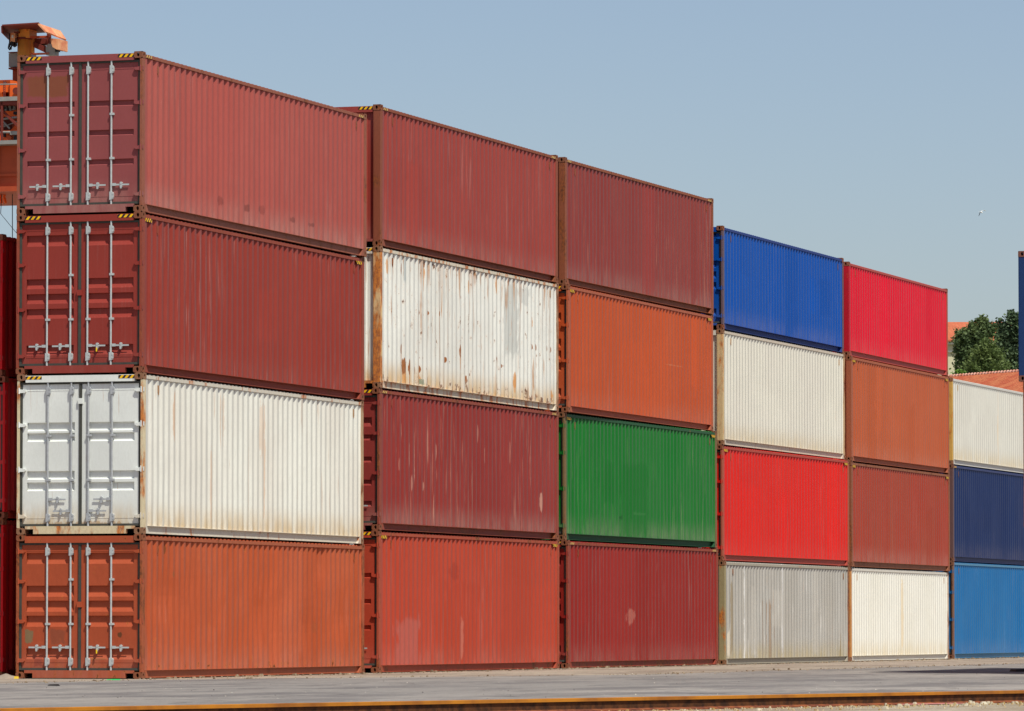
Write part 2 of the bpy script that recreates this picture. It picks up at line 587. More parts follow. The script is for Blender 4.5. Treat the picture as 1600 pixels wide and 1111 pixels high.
CNT = [0]
def container(label, P, z0, H, near, far, paint_kw, base, group, end='door', style='A', rod_mat=None, hand='std',
              frame_rust=.5, post_kw=None, wr=.066, hz=None, spots_px=(), dents=(), wav=.004, frame_base=None, roof_over=True, rails=None, hz_front=True):
    CNT[0] += 1
    group = group or 'stacked shipping containers'
    sd = CNT[0] * 1.37
    a = P + N * near
    b = P + D * CL + N * far
    d = (b - a).normalized()
    root = empty('shipping_container', (a.x, a.y, z0), math.atan2(d.y, d.x))
    tag(root, label, 'container', group)
    # marks given on the photograph are turned into metres on the panel
    spots = []
    def on_side(px, py):
        r = ray(px, py)
        o = Vector((0, 0, CAM_H))
        nn = Vector((d.y, -d.x, 0))
        t = (a - o).dot(nn) / r.dot(nn)
        q = o + r * t
        return (q - a).dot(d), q.z - z0
    def on_end(px, py):
        r = ray(px, py)
        o = Vector((0, 0, CAM_H))
        t = (a + d * .05 - o).dot(d) / r.dot(d)
        q = o + r * t
        return (q - a).dot(Vector((-d.y, d.x, 0))), q.z - z0
    for (ax, p0, p1, q0, q1, col, amt, ed) in spots_px:
        fn = on_side if ax == 's' else on_end
        u0, za = fn(p0, q0)
        u1, zb = fn(p1, q1)
        spots.append((ax, u0, u1, zb, za, col, amt, ed))
    pr = random.Random(CNT[0] * 77)
    for k in range(3 if sum(base) < 1.4 else 0):                      # panel widths that were renewed or faded differently
        u0 = pr.uniform(.4, 10.5)
        spots.append(('s', u0, u0 + pr.choice((.55, .8, 1.1, 2.2)), pr.choice((.1, .1, .9)), pr.choice((H, H, 1.9)), mul(base, pr.choice((.82, .88, 1.10, 1.16))), pr.uniform(.3, .6), .05))
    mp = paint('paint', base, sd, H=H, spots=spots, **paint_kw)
    fb = frame_base or base
    mf = frame_paint('frame_paint', fb, frame_rust, sd)
    mc = frame_paint('casting_rust', lerp(fb, lin(112, 74, 50), .78), .5, sd + 1)
    mpost = frame_paint('post_paint', post_kw[0], post_kw[1], sd + 2, True) if post_kw else mf
    # castings
    for x in (.089, CL - .089):
        for y in (.081, CW - .081):
            for z in (.059, H - .059):
                o = link('corner_casting', ME_CAST, root, (x, y, z))
                o.material_slots[0].link = 'OBJECT'
                o.material_slots[0].material = mc
    # posts
    pw = .046 if end == 'door' else .150
    for (x0, x1, w) in ((.006, .154, pw), (CL - .154, CL - .006, .150)):
        for (y0, y1) in ((.003, w), (CW - w, CW - .003)):
            mb = MB()
            mb.box((x0, y0, .118), (x1, y1, H - .118))
            if x0 < 1 and end != 'door':      # folded lip of the post
                mb.box((x0 - .003, y0 + w * .80, .118), (x0, y0 + w * .86, H - .118))
            mb.build('corner_post', [mpost if x0 < 1 else mf], root)
    # side panels
    side_panel(H, 0.0, 1, sd, wav, dents).build('side_panel', [mp], root)
    side_panel(H, CW, -1, sd, 0, (), False).build('side_panel', [mp], root)
    mrail = rails or mf
    for s in (0, 1):
        y = lambda v: v if s == 0 else CW - v
        mb = MB()
        mb.box((.178, min(y(.0), y(.06)), H - .102), (CL - .178, max(y(.0), y(.06)), H - .042))
        mb.build('top_rail', [mrail], root)
        mb = MB()
        mb.box((.178, min(y(-.001), y(wr + .02)), .146), (CL - .178, max(y(-.001), y(wr + .02)), .154))
        mb.box((.178, min(y(wr), y(wr + .02)), .022), (CL - .178, max(y(wr), y(wr + .02)), .146))
        fl = .0 if wr > .07 else wr - .012            # deep channels have a full lower flange
        mb.box((.178, min(y(fl), y(wr + .06)), .012), (CL - .178, max(y(fl), y(wr + .06)), .022))
        for (xa, dd) in ((.178, 1), (CL - .178, -1)):
            poly = [(xa, y(.001), .146), (xa, y(.001), .012), (xa + dd * .17, y(.001), .012), (xa + dd * .05, y(.001), .146)]
            mb.prism(poly, (0, y(wr) - y(.001), 0))
        mb.build('bottom_rail', [mrail], root)
    # near end
    if end == 'door':
        doors(root, H, mp, mf, style, rod_mat or M_ROD, hand)
    else:
        end_wall(H, 0.0, 1).build('end_wall', [mp], root)
    end_wall(H, CL, -1).build('end_wall', [mp], root)
    for (xa, dd) in ((0.0, 1), (CL, -1)):
        X = lambda v: xa + dd * v
        mb = MB()
        mb.box((min(X(.012), X(.10)), .162, H - .152), (max(X(.012), X(.10)), CW - .162, H - .030))
        mb.build('header', [mp], root)
        mb = MB()
        # sill with the two fork-lift / lashing openings beside the castings
        g = .162
        op = .16
        mb.box((min(X(.012), X(.10)), g + op, .010), (max(X(.012), X(.10)), CW - g - op, .148))
        mb.box((min(X(.012), X(.10)), g, .096), (max(X(.012), X(.10)), g + op, .148))
        mb.box((min(X(.012), X(.10)), CW - g - op, .096), (max(X(.012), X(.10)), CW - g, .148))
        mb.build('sill', [mpost if (post_kw and dd > 0) else mp], root)
    # roof with cross ridges, floor
    mb = MB()
    pts = [(.16, H - .048)]
    x = .20
    while x + .2 < CL - .16:
        pts += [(x, H - .048), (x + .03, H - .022), (x + .10, H - .022), (x + .13, H - .048)]
        x += .204
    pts.append((CL - .16, H - .048))
    mb.prism([(p[0], .05, p[1]) for p in pts] + [(CL - .16, .05, H - .075), (.16, .05, H - .075)], (0, CW - .10, 0))
    mb.build('roof', [mp], root)
    mb = MB()
    mb.box((.11, .10, .12), (CL - .11, CW - .10, .15))
    for k in range(20):
        xx = .5 + k * .59
        mb.box((xx, wr + .02, .03), (xx + .045, CW - wr - .02, .12))
    mb.build('floor', [M_ROOFY], root)
    # small ventilator covers near the four upper corners of the long sides
    for xv in (.78, CL - .62):
        mb = MB()
        mb.box((xv - .035, -.001, H - .33), (xv + .035, .022, H - .20))
        mb.box((xv - .015, -.004, H - .37), (xv + .018, .018, H - .33))
        mb.build('air_vent', [mf], root)
    # hazard stripes of the tall boxes
    if hz:
        if hz_front:
            for (ya, yb) in ((.166, .166 + .31), (CW - .166 - .31, CW - .166)):
                mb = MB()
                mb.box((.0085, ya, H - .098), (.0125, yb, H - .040))
                mb.build('hazard_stripe', [M_HZ_Y], root)
        for (xa, xb) in () if hz == 'none_side' else ((.182, .182 + .30), (CL - .182 - .30, CL - .182)):
            mb = MB()
            if hz == 'rail': mb.box((xa, -.0035, H - .098), (xb, .002, H - .048))
            else: mb.box((xa, -.003, H - .165), (xb, .003, H - .103))
            mb.build('hazard_stripe', [M_HZ_XF if hz == 'rail' else M_HZ_X], root)
    return root
def gpt(px, py, z=0.0):
    r = ray(px, py)
    q = Vector((0, 0, CAM_H)) + r * ((z - CAM_H) / r.z)
    return Vector((q.x, q.y, z))
# ------------------------------------------------------------------ ground
def world_pt(lat, al, z=0):
    p = N * lat + D * al
    return (p.x, p.y, z)

def concrete_mat(name, c1, c2, c3, stretch_dir=True, seed=0, grit=.3, patch=None):
    t = NT(name, .88, .2)
    rz = math.atan2(D.y, D.x)
    t.co = t.mapping((1, 1, 1), (0, 0, 0), (0, 0, -rz))
    L = (seed, seed * 2, 0)
    a = t.noise(1.0, (.16, .50, 1), L, 7, .68)
    b = t.noise(1.0, (.03, .10, 1), L, 4, .6)
    g = t.noise(6.0, (.25, 1, 1), L, 6, .75)
    c = t.mix(t.ramp(b, .38, .62), c1, c2)
    c = t.mix(t.ramp(a, .44, .60, 0, .8), c, c3)
    dk = t.noise(1.0, (.55, 1.3, 1), (seed + 3, 1, 0), 8, .8)
    c = t.mix(t.ramp(dk, .55, .62, 0, .75), c, mul(c3, .55))
    lt = t.noise(1.0, (.35, .9, 1), (seed + 7, 5, 0), 6, .72)
    c = t.mix(t.ramp(lt, .58, .68, 0, .55), c, mul(c1, 1.3))
    c = t.mix(t.ramp(g, .35, .7, 0, grit), c, mul(c1, .5))
    sp = t.noise(14.0, (.4, 1, 1), L, 3, .6)
    c = t.mix(t.ramp(sp, .62, .70, 0, .6), c, mul(c1, 1.5))
    t.bump(g, .4, .01)
    return t.out(c)

M_GROUND = concrete_mat('quay_concrete', lin(186, 174, 154), lin(164, 148, 124), lin(140, 122, 100), seed=2, grit=.55)
M_YARD = concrete_mat('yard_dust', lin(168, 154, 138), lin(156, 142, 126), lin(126, 110, 98), seed=5, grit=.6)
M_ROAD = concrete_mat('road_surface', lin(138, 131, 125), lin(158, 149, 141), lin(108, 102, 100), seed=9, grit=.45)

mb = MB()
mb.box((-2500, -400, -1.0), (2500, 5000, -.008))
tag(mb.build('ground', [M_GROUND]), kind='structure')

def strip(name, lat0, lat1, al0, al1, z, mat, wob=0.0, n=160):
    """sheet along the rows; its edges wander a little"""
    mb = MB()
    rows = [[], []]
    for k in range(n + 1):
        al = al0 + (al1 - al0) * k / n
        rows[0].append(world_pt(lat0 + wob * hn(al * .35, lat0) + wob * .5 * hn(al * 1.9, lat0 + 9), al, z))
        rows[1].append(world_pt(lat1 + wob * hn(al * .35, lat1) + wob * .5 * hn(al * 1.9, lat1 + 9), al, z))
    for i in (0, 1):
        pass
    mb.grid(rows[::-1])
    return tag(mb.build(name, [mat]), kind='structure')

# rail line solved from the photograph: it crosses the quay at another angle than the rows
RA = Vector((-4.85, 49.79, 0))
RB = Vector((6.27, 64.41, 0))
RD = (RB - RA).normalized()
RN = Vector((RD.y, -RD.x, 0))       # towards the camera's side
mb = MB()                                        # dark unseen sheet towards the camera, added to cut ground bounce
for k in range(1):
    q0, q1 = RA - RD * 300 + RN * 7.5, RA + RD * 500 + RN * 7.5
    mb.grid([[(q0.x, q0.y, -.004), (q1.x, q1.y, -.004)], [(q0.x + RN.x * 400, q0.y + RN.y * 400, -.004), (q1.x + RN.x * 400, q1.y + RN.y * 400, -.004)]][::-1])
tag(mb.build('bounce_cut_sheet', [simple('dark_bounce_cut', lin(84, 82, 80), .9, .2, 0, .4, 1.5, alt=lin(66, 64, 63), bump=.3)]), kind='structure')
def road_edge(al):
    q = max(0.0, min(1.0, (100 - al) / 16.0))
    return -29.05 - 5.3 * q * q * (3 - 2 * q) + .35 * hn(al * .3, 3) + .18 * hn(al * 1.7, 8)
strip('yard_pavement', -60, -27.5, 20, 400, -.004, M_YARD, .0)
mb = MB()
rows = [[], []]
for k in range(301):
    al = 10 + k * 1.2
    rows[0].append(world_pt(road_edge(al), al, .0))
    p = RA + RD * ((al - 45.9) * 1.02) - RN * .06
    rows[1].append((p.x, p.y, .0))
mb.grid(rows[::-1])
tag(mb.build('road', [M_ROAD]), kind='structure')
# low heap of dirt in the gap beside the first stack and crumbs along the road edge
def mound(c, rx, ry, h, seed):
    mb = MB()
    rows = []
    for j in range(9):
        r = j / 8
        rows.append([(c.x + rx * r * math.cos(t) * (1 + .2 * hn(math.cos(t) * 2 + seed, math.sin(t) * 2)), c.y + ry * r * math.sin(t),
                      h * (1 - r * r) * (1 + .6 * hn(math.cos(t) * 2 * r + seed, math.sin(t) * 2 * r, 3)) - .012) for t in [2 * math.pi * k / 22 for k in range(23)]])
    mb.grid(rows)
    return mb.build('dirt_heap', [M_YARD])
g0 = at(8, 1058.5, 94.6)
tag(mound(Vector((g0.x, g0.y, 0)), .26, .5, .085, 2.0), 'low heap of pale dirt in the gap left of the bottom orange container', 'dirt heap')

# ------------------------------------------------------------------ crane rail
M_RAILT = simple('rail_running_surface', lin(186, 118, 22), .5, .4, .1, .4, 1.2, alt=lin(140, 82, 24), vs=(1, .2, 1))
M_RAILW = simple('rail_rusty_web', lin(92, 56, 30), .8, .2, 0, .6, 9, alt=lin(54, 34, 22))
M_RAILF = simple('rail_rusty_foot', lin(140, 80, 48), .85, .2, 0, .6, 9, alt=lin(92, 50, 40))
rl = empty('crane_rail', (RA.x, RA.y, -.010), math.atan2(RD.y, RD.x))
tag(rl, 'long rusty steel rail with ochre top crossing the bottom of the picture', 'rail')
mb = MB(); mb.prism([(-60, -.036, .115), (-60, .036, .115), (-60, .036, .148), (-60, .030, .153), (-60, -.030, .153), (-60, -.036, .148)], (180, 0, 0)); mb.build('rail_head', [M_RAILT], rl)
mb = MB(); mb.box((-60, -.012, .03), (120, .012, .115)); mb.build('rail_web', [M_RAILW], rl)
mb = MB(); mb.prism([(-60, -.085, .004), (-60, .085, .004), (-60, .085, .014), (-60, .012, .032), (-60, -.012, .032), (-60, -.085, .014)], (180, 0, 0)); mb.build('rail_foot', [M_RAILF], rl)
# crumbs of stone and dirt: along the feet of the boxes, the road edge and the rail
def crumbs(label, pts, mat, seed):
    rnd = random.Random(seed)
    mb = MB()
    for (x, y, sz) in pts:
        s_ = sz * rnd.uniform(.5, 1.3)
        h = s_ * rnd.uniform(.35, .9)
        n = 5
        a0 = rnd.uniform(0, 6.28)
        i = len(mb.v)
        for k in range(n):
            t = a0 + 2 * math.pi * k / n
            q = s_ * rnd.uniform(.7, 1.2)
            mb.v.append((x + q * math.cos(t), y + q * math.sin(t), -.01))
        for k in range(n):
            t = a0 + 2 * math.pi * k / n
            q = s_ * rnd.uniform(.35, .75)
            mb.v.append((x + q * math.cos(t), y + q * math.sin(t), h * rnd.uniform(.7, 1.1)))
        for k in range(n):
            k2 = (k + 1) % n
            mb.f.append((i + k, i + k2, i + n + k2, i + n + k)); mb.m.append(0)
        mb.f.append(tuple(i + n + k for k in range(n))); mb.m.append(0)
    return tag(mb.build('gravel', [mat]), label, 'gravel', kind='stuff')
rnd = random.Random(5)
P1, P2, P3 = [], [], []
for k in range(900):
    al = rnd.uniform(86, 168)
    w = world_pt(-35.05 + abs(rnd.gauss(0, .28)), al)
    P1.append((w[0], w[1], rnd.choice((.012, .02, .02, .03, .045))))
for k in range(900):
    al = rnd.uniform(60, 168)
    w = world_pt(road_edge(al) + rnd.gauss(0, .35), al)
    P2.append((w[0], w[1], rnd.choice((.01, .012, .02, .03))))
for k in range(1500):
    q = RA + RD * rnd.uniform(-6, 26) + RN * (.10 + abs(rnd.gauss(0, .8)))
    P3.append((q.x, q.y, rnd.choice((.008, .01, .012, .02))))
M_CRUMB = simple('crumbling_dirt', lin(150, 132, 110), .9, .1, 0, .6, 4, alt=lin(96, 78, 62))
P4, P5, P6 = [], [], []
for k in range(260):
    q = gpt(rnd.uniform(0, 1600), rnd.uniform(1050, 1092))
    (P4 if k % 2 else P5).append((q.x, q.y, rnd.choice((.005, .006, .008, .012))))
for k in range(260):                                   # larger broken pieces towards the right
    q = RA + RD * (26 - abs(rnd.gauss(0, 7))) + RN * (.14 + abs(rnd.gauss(0, .7)))
    P6.append((q.x, q.y, rnd.choice((.012, .016, .022, .034))))
crumbs('dark specks of rubber and dirt scattered over the grey road', P4, simple('dark_specks', lin(70, 62, 58), .9, .1), 4)
crumbs('pale specks of grit scattered over the grey road', P5, simple('pale_specks', lin(206, 196, 180), .9, .1), 5)
crumbs('broken pale concrete pieces beyond the rusty rail at lower right', P6, simple('broken_concrete', lin(196, 186, 164), .9, .1, 0, .6, 3, alt=lin(150, 136, 108)), 6)
crumbs('crumbs of dirt along the foot of the container row', P1, M_CRUMB, 1)
crumbs('crumbs of dirt along the edge of the grey road', P2, M_CRUMB, 2)
crumbs('fine pale gravel and grit beside the rusty rail', P3, simple('pale_grit', lin(190, 172, 140), .9, .1, 0, .6, 3, alt=lin(150, 120, 70)), 3)

# scraps lying about
def scrap(name, p, pts, h, mat, label, cat, rz=0):
    mb = MB()
    n = len(pts)
    bot = [(x, y, 0.0) for x, y in pts]
    top = [(x * .8, y * .8, h * (0.6 + .5 * abs(hn(x * 9, y * 9)))) for x, y in pts]
    for k in range(n):
        k2 = (k + 1) % n
        mb.face([bot[k], bot[k2], top[k2], top[k]])
    mb.face(top)
    o = mb.build(name, [mat])
    o.location = p
    o.rotation_euler = (0, 0, rz)
    return tag(o, label, cat)
M_BLACKR = simple('black_rubber', lin(40, 34, 32), .7, .3)
M_WOOD = simple('weathered_board', lin(134, 112, 88), .85, .2, 0, .6, 12, alt=lin(84, 66, 50))
M_YEL = simple('yellow_plastic', lin(226, 190, 50), .5)
M_GREEN = simple('green_rag_cloth', lin(40, 170, 90), .8)
M_PINK = simple('faded_pink_sheet', lin(180, 118, 110), .85, .2, 0, .4, 6)
scrap('rubber_scrap', gpt(1590, 1049.5), [(-.16, -.3), (.0, -.5), (.18, -.2), (.15, .3), (.02, .5), (-.1, .2)], .07, M_BLACKR, 'curled black rubber scrap on the grey road at the right edge', 'rubber scrap', .3)
scrap('rubber_scrap', gpt(84, 1044.5 + 27), [(-.05, -.2), (.05, -.1), (.04, .2), (-.03, .1)], .03, M_BLACKR, 'tiny black scrap on the road in front of the orange container doors', 'rubber scrap', .8)
scrap('plastic_scrap', gpt(25.5, 1060.5), [(-.04, -.04), (.04, -.04), (.045, .04), (-.03, .05)], .05, M_YEL, 'small yellow plastic scrap at the left foot of the orange container', 'plastic scrap')
scrap('green_rag', gpt(177, 1062.6), [(-.12, -.1), (.1, -.12), (.13, .1), (-.08, .12)], .025, M_GREEN, 'bright green rag on the ground under the orange container doors', 'rag')
def onq(px, py): return gpt(px, py)
scrap('broken_board', onq(1500, 1097), [(-.5, -.12), (.4, -.05), (.55, .1), (-.3, .16)], .10, M_WOOD, 'broken weathered board lying beside the rail at lower right', 'board', math.atan2(RD.y, RD.x))
scrap('broken_board', onq(1568, 1091.5), [(-.4, -.1), (.3, -.03), (.38, .08), (-.2, .12)], .13, M_WOOD, 'splintered board beside the rail nearest the right edge', 'board', math.atan2(RD.y, RD.x) + .12)
scrap('faded_sheet', onq(1450, 1100.2), [(-.7, -.10), (.8, -.06), (.9, .08), (-.6, .1)], .012, M_PINK, 'flat faded pink sheet strip between the rail and the pale concrete', 'sheet', .92)

# ------------------------------------------------------------------ containers
HC, ST = 2.896, 2.591
PC = [Vector(q + [0]) for q in [[-6.65408684,93.9082335],[-2.69035506,106.523507],[1.26742617,118.476661],[5.30688337,130.826885],[9.24545376,143.716789],[13.12001533,156.113749]]]
G = 'shipping containers stacked in the long front row'
RUSTY = lin(132, 78, 44)
K = 1.0
def c_(r, g, b, k=1.0): return mul(lin(r, g, b), k * .88)

# ---- first stack (nearest), bottom to top
z = 0.0
container('orange container with closed doors, bottom of the nearest stack on the ground', PC[0], z, ST, .032, -.055,
          dict(endcol=c_(176, 80, 48), fade=c_(205, 112, 80), fade_amt=.35, streak=.25, rust=.40, chalk=.25, dent=.8, rough=.55), c_(190, 86, 46), None, style='D', frame_rust=.75, wr=.050,
          wav=.012, dents=((9.6, 2.2, .35, .03), (10.8, 1.0, .4, .035), (1.3, 1.4, .4, .03), (6.2, 1.1, .4, .03), (8.8, .9, .3, .03), (2.6, 1.7, .4, .025), (7.0, .8, .4, .025)),
          rails=frame_paint('orange_rail', c_(186, 96, 62), .25, 3.3),
          spots_px=[('e', 38, 53, 984, 1006, c_(130, 116, 84), .9, .2), ('e', 79, 104, 983, 1008, c_(140, 76, 54), .7, .2),
                    ('e', 53, 66, 1026, 1042, c_(140, 66, 56), .6, .2), ('e', 183, 191, 988, 996, c_(96, 62, 36), .9, 1.0),
                    ('e', 138, 165, 1028, 1031, c_(120, 90, 50), .5, .6),
                    ('s', 256, 262, 850, 866, c_(120, 70, 34), .8, .8), ('s', 271, 277, 892, 903, c_(150, 92, 56), .7, .8), ('s', 488, 500, 972, 990, c_(150, 86, 54), .6, 1.0)])
z += ST
container('off-white container with white doors and rusty posts, second from bottom of the nearest stack', PC[0], z, HC, .036, -.076,
          dict(endcol=c_(226, 228, 222, 1.08), fade=c_(222, 212, 198), fade_amt=.5, streak=0, rust=.10, drip=.35, chalk=.75, chalk_col=c_(206, 172, 118), dustshade=.22, var=.2), c_(236, 234, 222, 1.08), None, style='C', rod_mat=M_RODW, hand='in',
          frame_rust=.6, frame_base=c_(214, 190, 150), post_kw=(c_(228, 210, 172), .66), wr=.045, hz='none_side', hz_front=True,
          rails=frame_paint('white_rail', c_(222, 212, 194), .42, 1.9, True),
          spots_px=[('s', 272, 276, 602, 690, RUSTO, .45, .9), ('s', 348, 354, 610, 700, RUSTO, .25, .9), ('s', 408, 413, 620, 720, RUSTO, .25, .9), ('s', 330, 332, 690, 820, RUSTO, .3, .6), ('s', 415, 417, 640, 820, RUSTO, .35, .6), ('s', 388, 390, 700, 800, RUSTO, .2, .6),
                    ('e', 26, 224, 815, 834, c_(190, 140, 80), .6, .8)])
z += HC
container('dark red container with silver lock rods, second from the top of the nearest stack', PC[0], z, HC, .006, -.066,
          dict(endcol=c_(150, 56, 46), fade=c_(172, 72, 58), fade_amt=.25, streak=.45, rust=.03, chalk=.10), c_(154, 57, 44), None, style='B', frame_rust=.35, wr=.085, hz='hang')
z += HC
container('faded maroon container with a brown patch on its left door, top of the nearest stack', PC[0], z, HC, .000, -.020,
          dict(endcol=c_(150, 76, 76), fade=c_(190, 102, 92), fade_amt=.45, streak=.3, rust=.16, chalk=.5, var=.35, rough=.6, dustshade=.15), c_(176, 84, 74), None, style='A', frame_rust=.5, wr=.050, hz='rail',
          frame_base=c_(160, 92, 74),
          spots_px=[('e', 41, 106, 121, 150, c_(138, 78, 52), .9, .1), ('s', 340, 350, 306, 322, c_(96, 46, 40), .6, 1.0), ('s', 383, 394, 318, 332, c_(96, 46, 40), .5, 1.0),
                    ('s', 404, 416, 320, 336, c_(96, 46, 40), .5, 1.0), ('s', 456, 466, 338, 350, c_(96, 46, 40), .5, 1.0), ('s', 482, 492, 346, 356, c_(96, 46, 40), .5, 1.0)])

# ---- second stack
z = 0.0
container('brick-red container with a pinkish square patch, bottom of the second stack', PC[1], z, HC, -.019, .022,
          dict(fade=c_(198, 84, 64), fade_amt=.3, streak=.35, rust=.05, chalk=.3), c_(190, 70, 46), None, style='A', frame_rust=.45, wr=.055, hz='hang',
          spots_px=[('s', 621, 656, 966, 1042, c_(186, 98, 86), .8, .2), ('s', 722.5, 725, 960, 1036, c_(226, 170, 150), .6, .7), ('s', 704, 720, 880, 906, c_(160, 60, 44), .6, 1.0)])
z += HC
container('wine-red container covered in pale vertical scratches, third from the top of the second stack', PC[1], z, HC, -.009, .007,
          dict(fade=c_(168, 72, 66), fade_amt=.35, streak=.95, rust=.06, chalk=.5, streak_col=c_(190, 130, 112)), c_(150, 54, 48), None, style='E', frame_rust=.5, wr=.085, hz='rail',
          spots_px=[('s', px - w, px + w, y0, y1, c_(200, 146, 128), a, .6) for (px, w, y0, y1, a) in (
              (650, 1.0, 662, 758, .8), (656, .8, 705, 800, .6), (622, .9, 690, 716, .8), (625, .7, 716, 738, .5), (636, .8, 770, 800, .8), (641, .6, 735, 770, .7), (645, .6, 740, 768, .6), (847, 1.1, 768, 800, .9),
              (758, .7, 700, 724, .8), (684, .7, 690, 722, .7), (815, .7, 762, 778, .8), (640, .6, 690, 730, .6), (662, .7, 740, 770, .6), (664, .8, 752, 768, .6), (630, .6, 660, 690, .5), (799, .6, 690, 726, .6), (749, .6, 660, 694, .5))])
z += HC
rw = lin(152, 88, 32)
container('badly rusted white container, second from the top of the second stack', PC[1], z, HC, .003, .006,
          dict(fade=c_(216, 212, 202), fade_amt=.5, streak=0, rust=.8, drip=1.1, chalk=.8, chalk_col=c_(210, 168, 104), dustshade=.15, var=.25), c_(236, 234, 224, 1.09), None, end='wall', frame_rust=.8, frame_base=c_(226, 200, 160),
          post_kw=(c_(236, 202, 150), .84), wr=.05, hz='none_side', hz_front=True, wav=.006,
          rails=frame_paint('rusty_white_rail', c_(230, 216, 192), .62, 4.4, True),
          spots_px=[('s', px - w * .55, px + w * .55, py, py + h * 3.2, RUSTO, .6, .8) for (px, py, w, h) in ((628, 545, 2.4, 8), (633, 572, 3.4, 12), (641.5, 574, 3, 12), (650, 578, 2.4, 7), (657, 577, 2.8, 6), (720, 549, 1.5, 9), (778, 562, 2.6, 6), (664, 412, 3, 9), (722, 465, 2.2, 5), (806, 585, 2, 9), (690, 583, 1.6, 6), (796, 441, 2.4, 9))]
          + [('s', 632, 638, 400, 442, c_(188, 194, 190), .85, .2), ('s', 789, 812, 440, 560, c_(202, 202, 194), .8, .25), ('s', 812, 830, 448, 480, c_(206, 204, 196), .7, .4)]
          + [('s', px - w * .8, px + w * .8, py - h * 1.1, py + h * 1.1, RUSTO if k_ else rw, 1.0 if not k_ else .75, .7) for (px, py, w, h, k_) in (
              (622, 496, 1.8, 4, 0), (629, 493.5, 1.3, 3, 0), (636, 491, 1.5, 3, 0), (643, 488, 1.8, 4, 0), (650, 491.5, 1.5, 3, 0), (657, 488, 2, 4, 0), (663.5, 492, 1.5, 3.5, 0), (671, 489, 1.8, 4, 0), (688, 490.5, 1.8, 4, 0),
              (643, 470, 1.2, 5, 1), (657, 471, 1.2, 6, 1), (670, 472, 1.2, 5, 1), (722, 464.5, 2.2, 4, 0), (728.5, 467.5, 1.8, 3.5, 0), (759, 465.5, 1.5, 3, 0), (716, 446, 1.6, 8, 1), (733, 450, 1.4, 12, 1),
              (664, 412, 3.2, 6, 0), (664, 432, 2.2, 22, 1), (628, 545, 2.4, 8, 0), (633, 572, 3.4, 14, 0), (635, 590, 3.2, 10, 1), (641.5, 574, 3, 13, 0), (642, 592, 2.6, 9, 1), (650, 578, 2.4, 7, 0), (657, 577, 2.8, 6, 0),
              (657, 592, 3, 10, 1), (670, 594, 2.0, 9, 0), (720, 549, 1.5, 10, 0), (698, 562, 1.8, 5, 0), (690, 586, 1.5, 6, 0), (730, 592, 2, 7, 0), (766, 580, 1.5, 7, 0), (778, 562, 2.6, 6, 0), (786, 572, 2.4, 4, 0),
              (806, 594, 2, 12, 1), (778, 604, 1.6, 6, 0), (833, 621, 2.4, 6, 0), (839, 619, 2.6, 5, 0), (863, 618, 2.4, 8, 1), (834, 503, 1.2, 9, 1), (845, 500, 1.2, 7, 1), (856, 501, 1.6, 10, 1), (834, 542, 1.5, 5, 0),
              (840, 543, 1.5, 5, 0), (857, 544, 1.5, 5, 0), (863, 546, 1.5, 5, 0), (777, 440, 2.2, 20, 1), (796, 441, 2.6, 8, 0), (606, 415, 1.6, 16, 1), (616, 420, 1.5, 14, 1), (628, 420, 1.6, 9, 0))]
          + [('s', 655, 666, 591, 602, c_(130, 140, 112), .85, .3), ('s', 600, 868, 590, 650, c_(222, 190, 140), .35, .9)])
z += HC
container('maroon container with dull plain end wall, top of the second stack', PC[1], z, HC, .003, -.008,
          dict(fade=c_(172, 82, 74), fade_amt=.35, streak=.3, rust=.07, chalk=.3), c_(164, 66, 56), None, end='wall', frame_rust=.5, wr=.085, hz='rail', frame_base=c_(146, 70, 50))

# ---- third stack
z = 0.0
container('deep red container with a small pale smudge, bottom of the third stack', PC[2], z, HC, -.008, .111,
          dict(fade=c_(166, 60, 56), fade_amt=.3, streak=.4, rust=.04, chalk=.25), c_(152, 38, 30), None, style='B', frame_rust=.55, wr=.050, hz='rail',
          spots_px=[('s', 980, 994, 952, 978, c_(186, 110, 96), .7, .9)])
z += HC
container('green container, third from the top of the third stack', PC[2], z, HC, -.085, .088,
          dict(fade=c_(66, 128, 70), fade_amt=.3, streak=.6, rust=.03, chalk=.4, streak_col=c_(120, 150, 100), dustshade=.3), c_(14, 118, 36), None, style='B', frame_rust=.35, wr=.085, hz='hang',
          frame_base=c_(110, 108, 66), rails=frame_paint('green_rail', c_(40, 88, 52), .1, 7.7, True), rod_mat=M_ROD,
          spots_px=[('s', 990, 1010, 800, 806, c_(96, 150, 96), .5, 1.0), ('s', 970, 975, 805, 812, c_(20, 60, 30), .7, .8)])
z += HC
container('bright orange container, second from the top of the third stack', PC[2], z, HC, .003, -.002,
          dict(fade=c_(206, 104, 66), fade_amt=.25, streak=.15, rust=.04, chalk=.2), c_(196, 82, 38), None, style='D', frame_rust=.25, wr=.085, hz='hang',
          frame_base=c_(200, 100, 62), rails=frame_paint('orange_tall_rail', c_(190, 98, 68), .15, 2.2),
          spots_px=[('s', 1040, 1068, 568, 574, c_(222, 150, 110), .5, 1.4)])
z += HC
container('dusky maroon container, top of the third stack, left of the royal blue one', PC[2], z, HC, -.070, .010,
          dict(fade=c_(150, 78, 72), fade_amt=.45, streak=.5, rust=.05, chalk=.35, streak_col=c_(180, 124, 104)), c_(146, 58, 52), None, end='wall', frame_rust=.6, wr=.085, hz='rail', frame_base=c_(150, 76, 48))

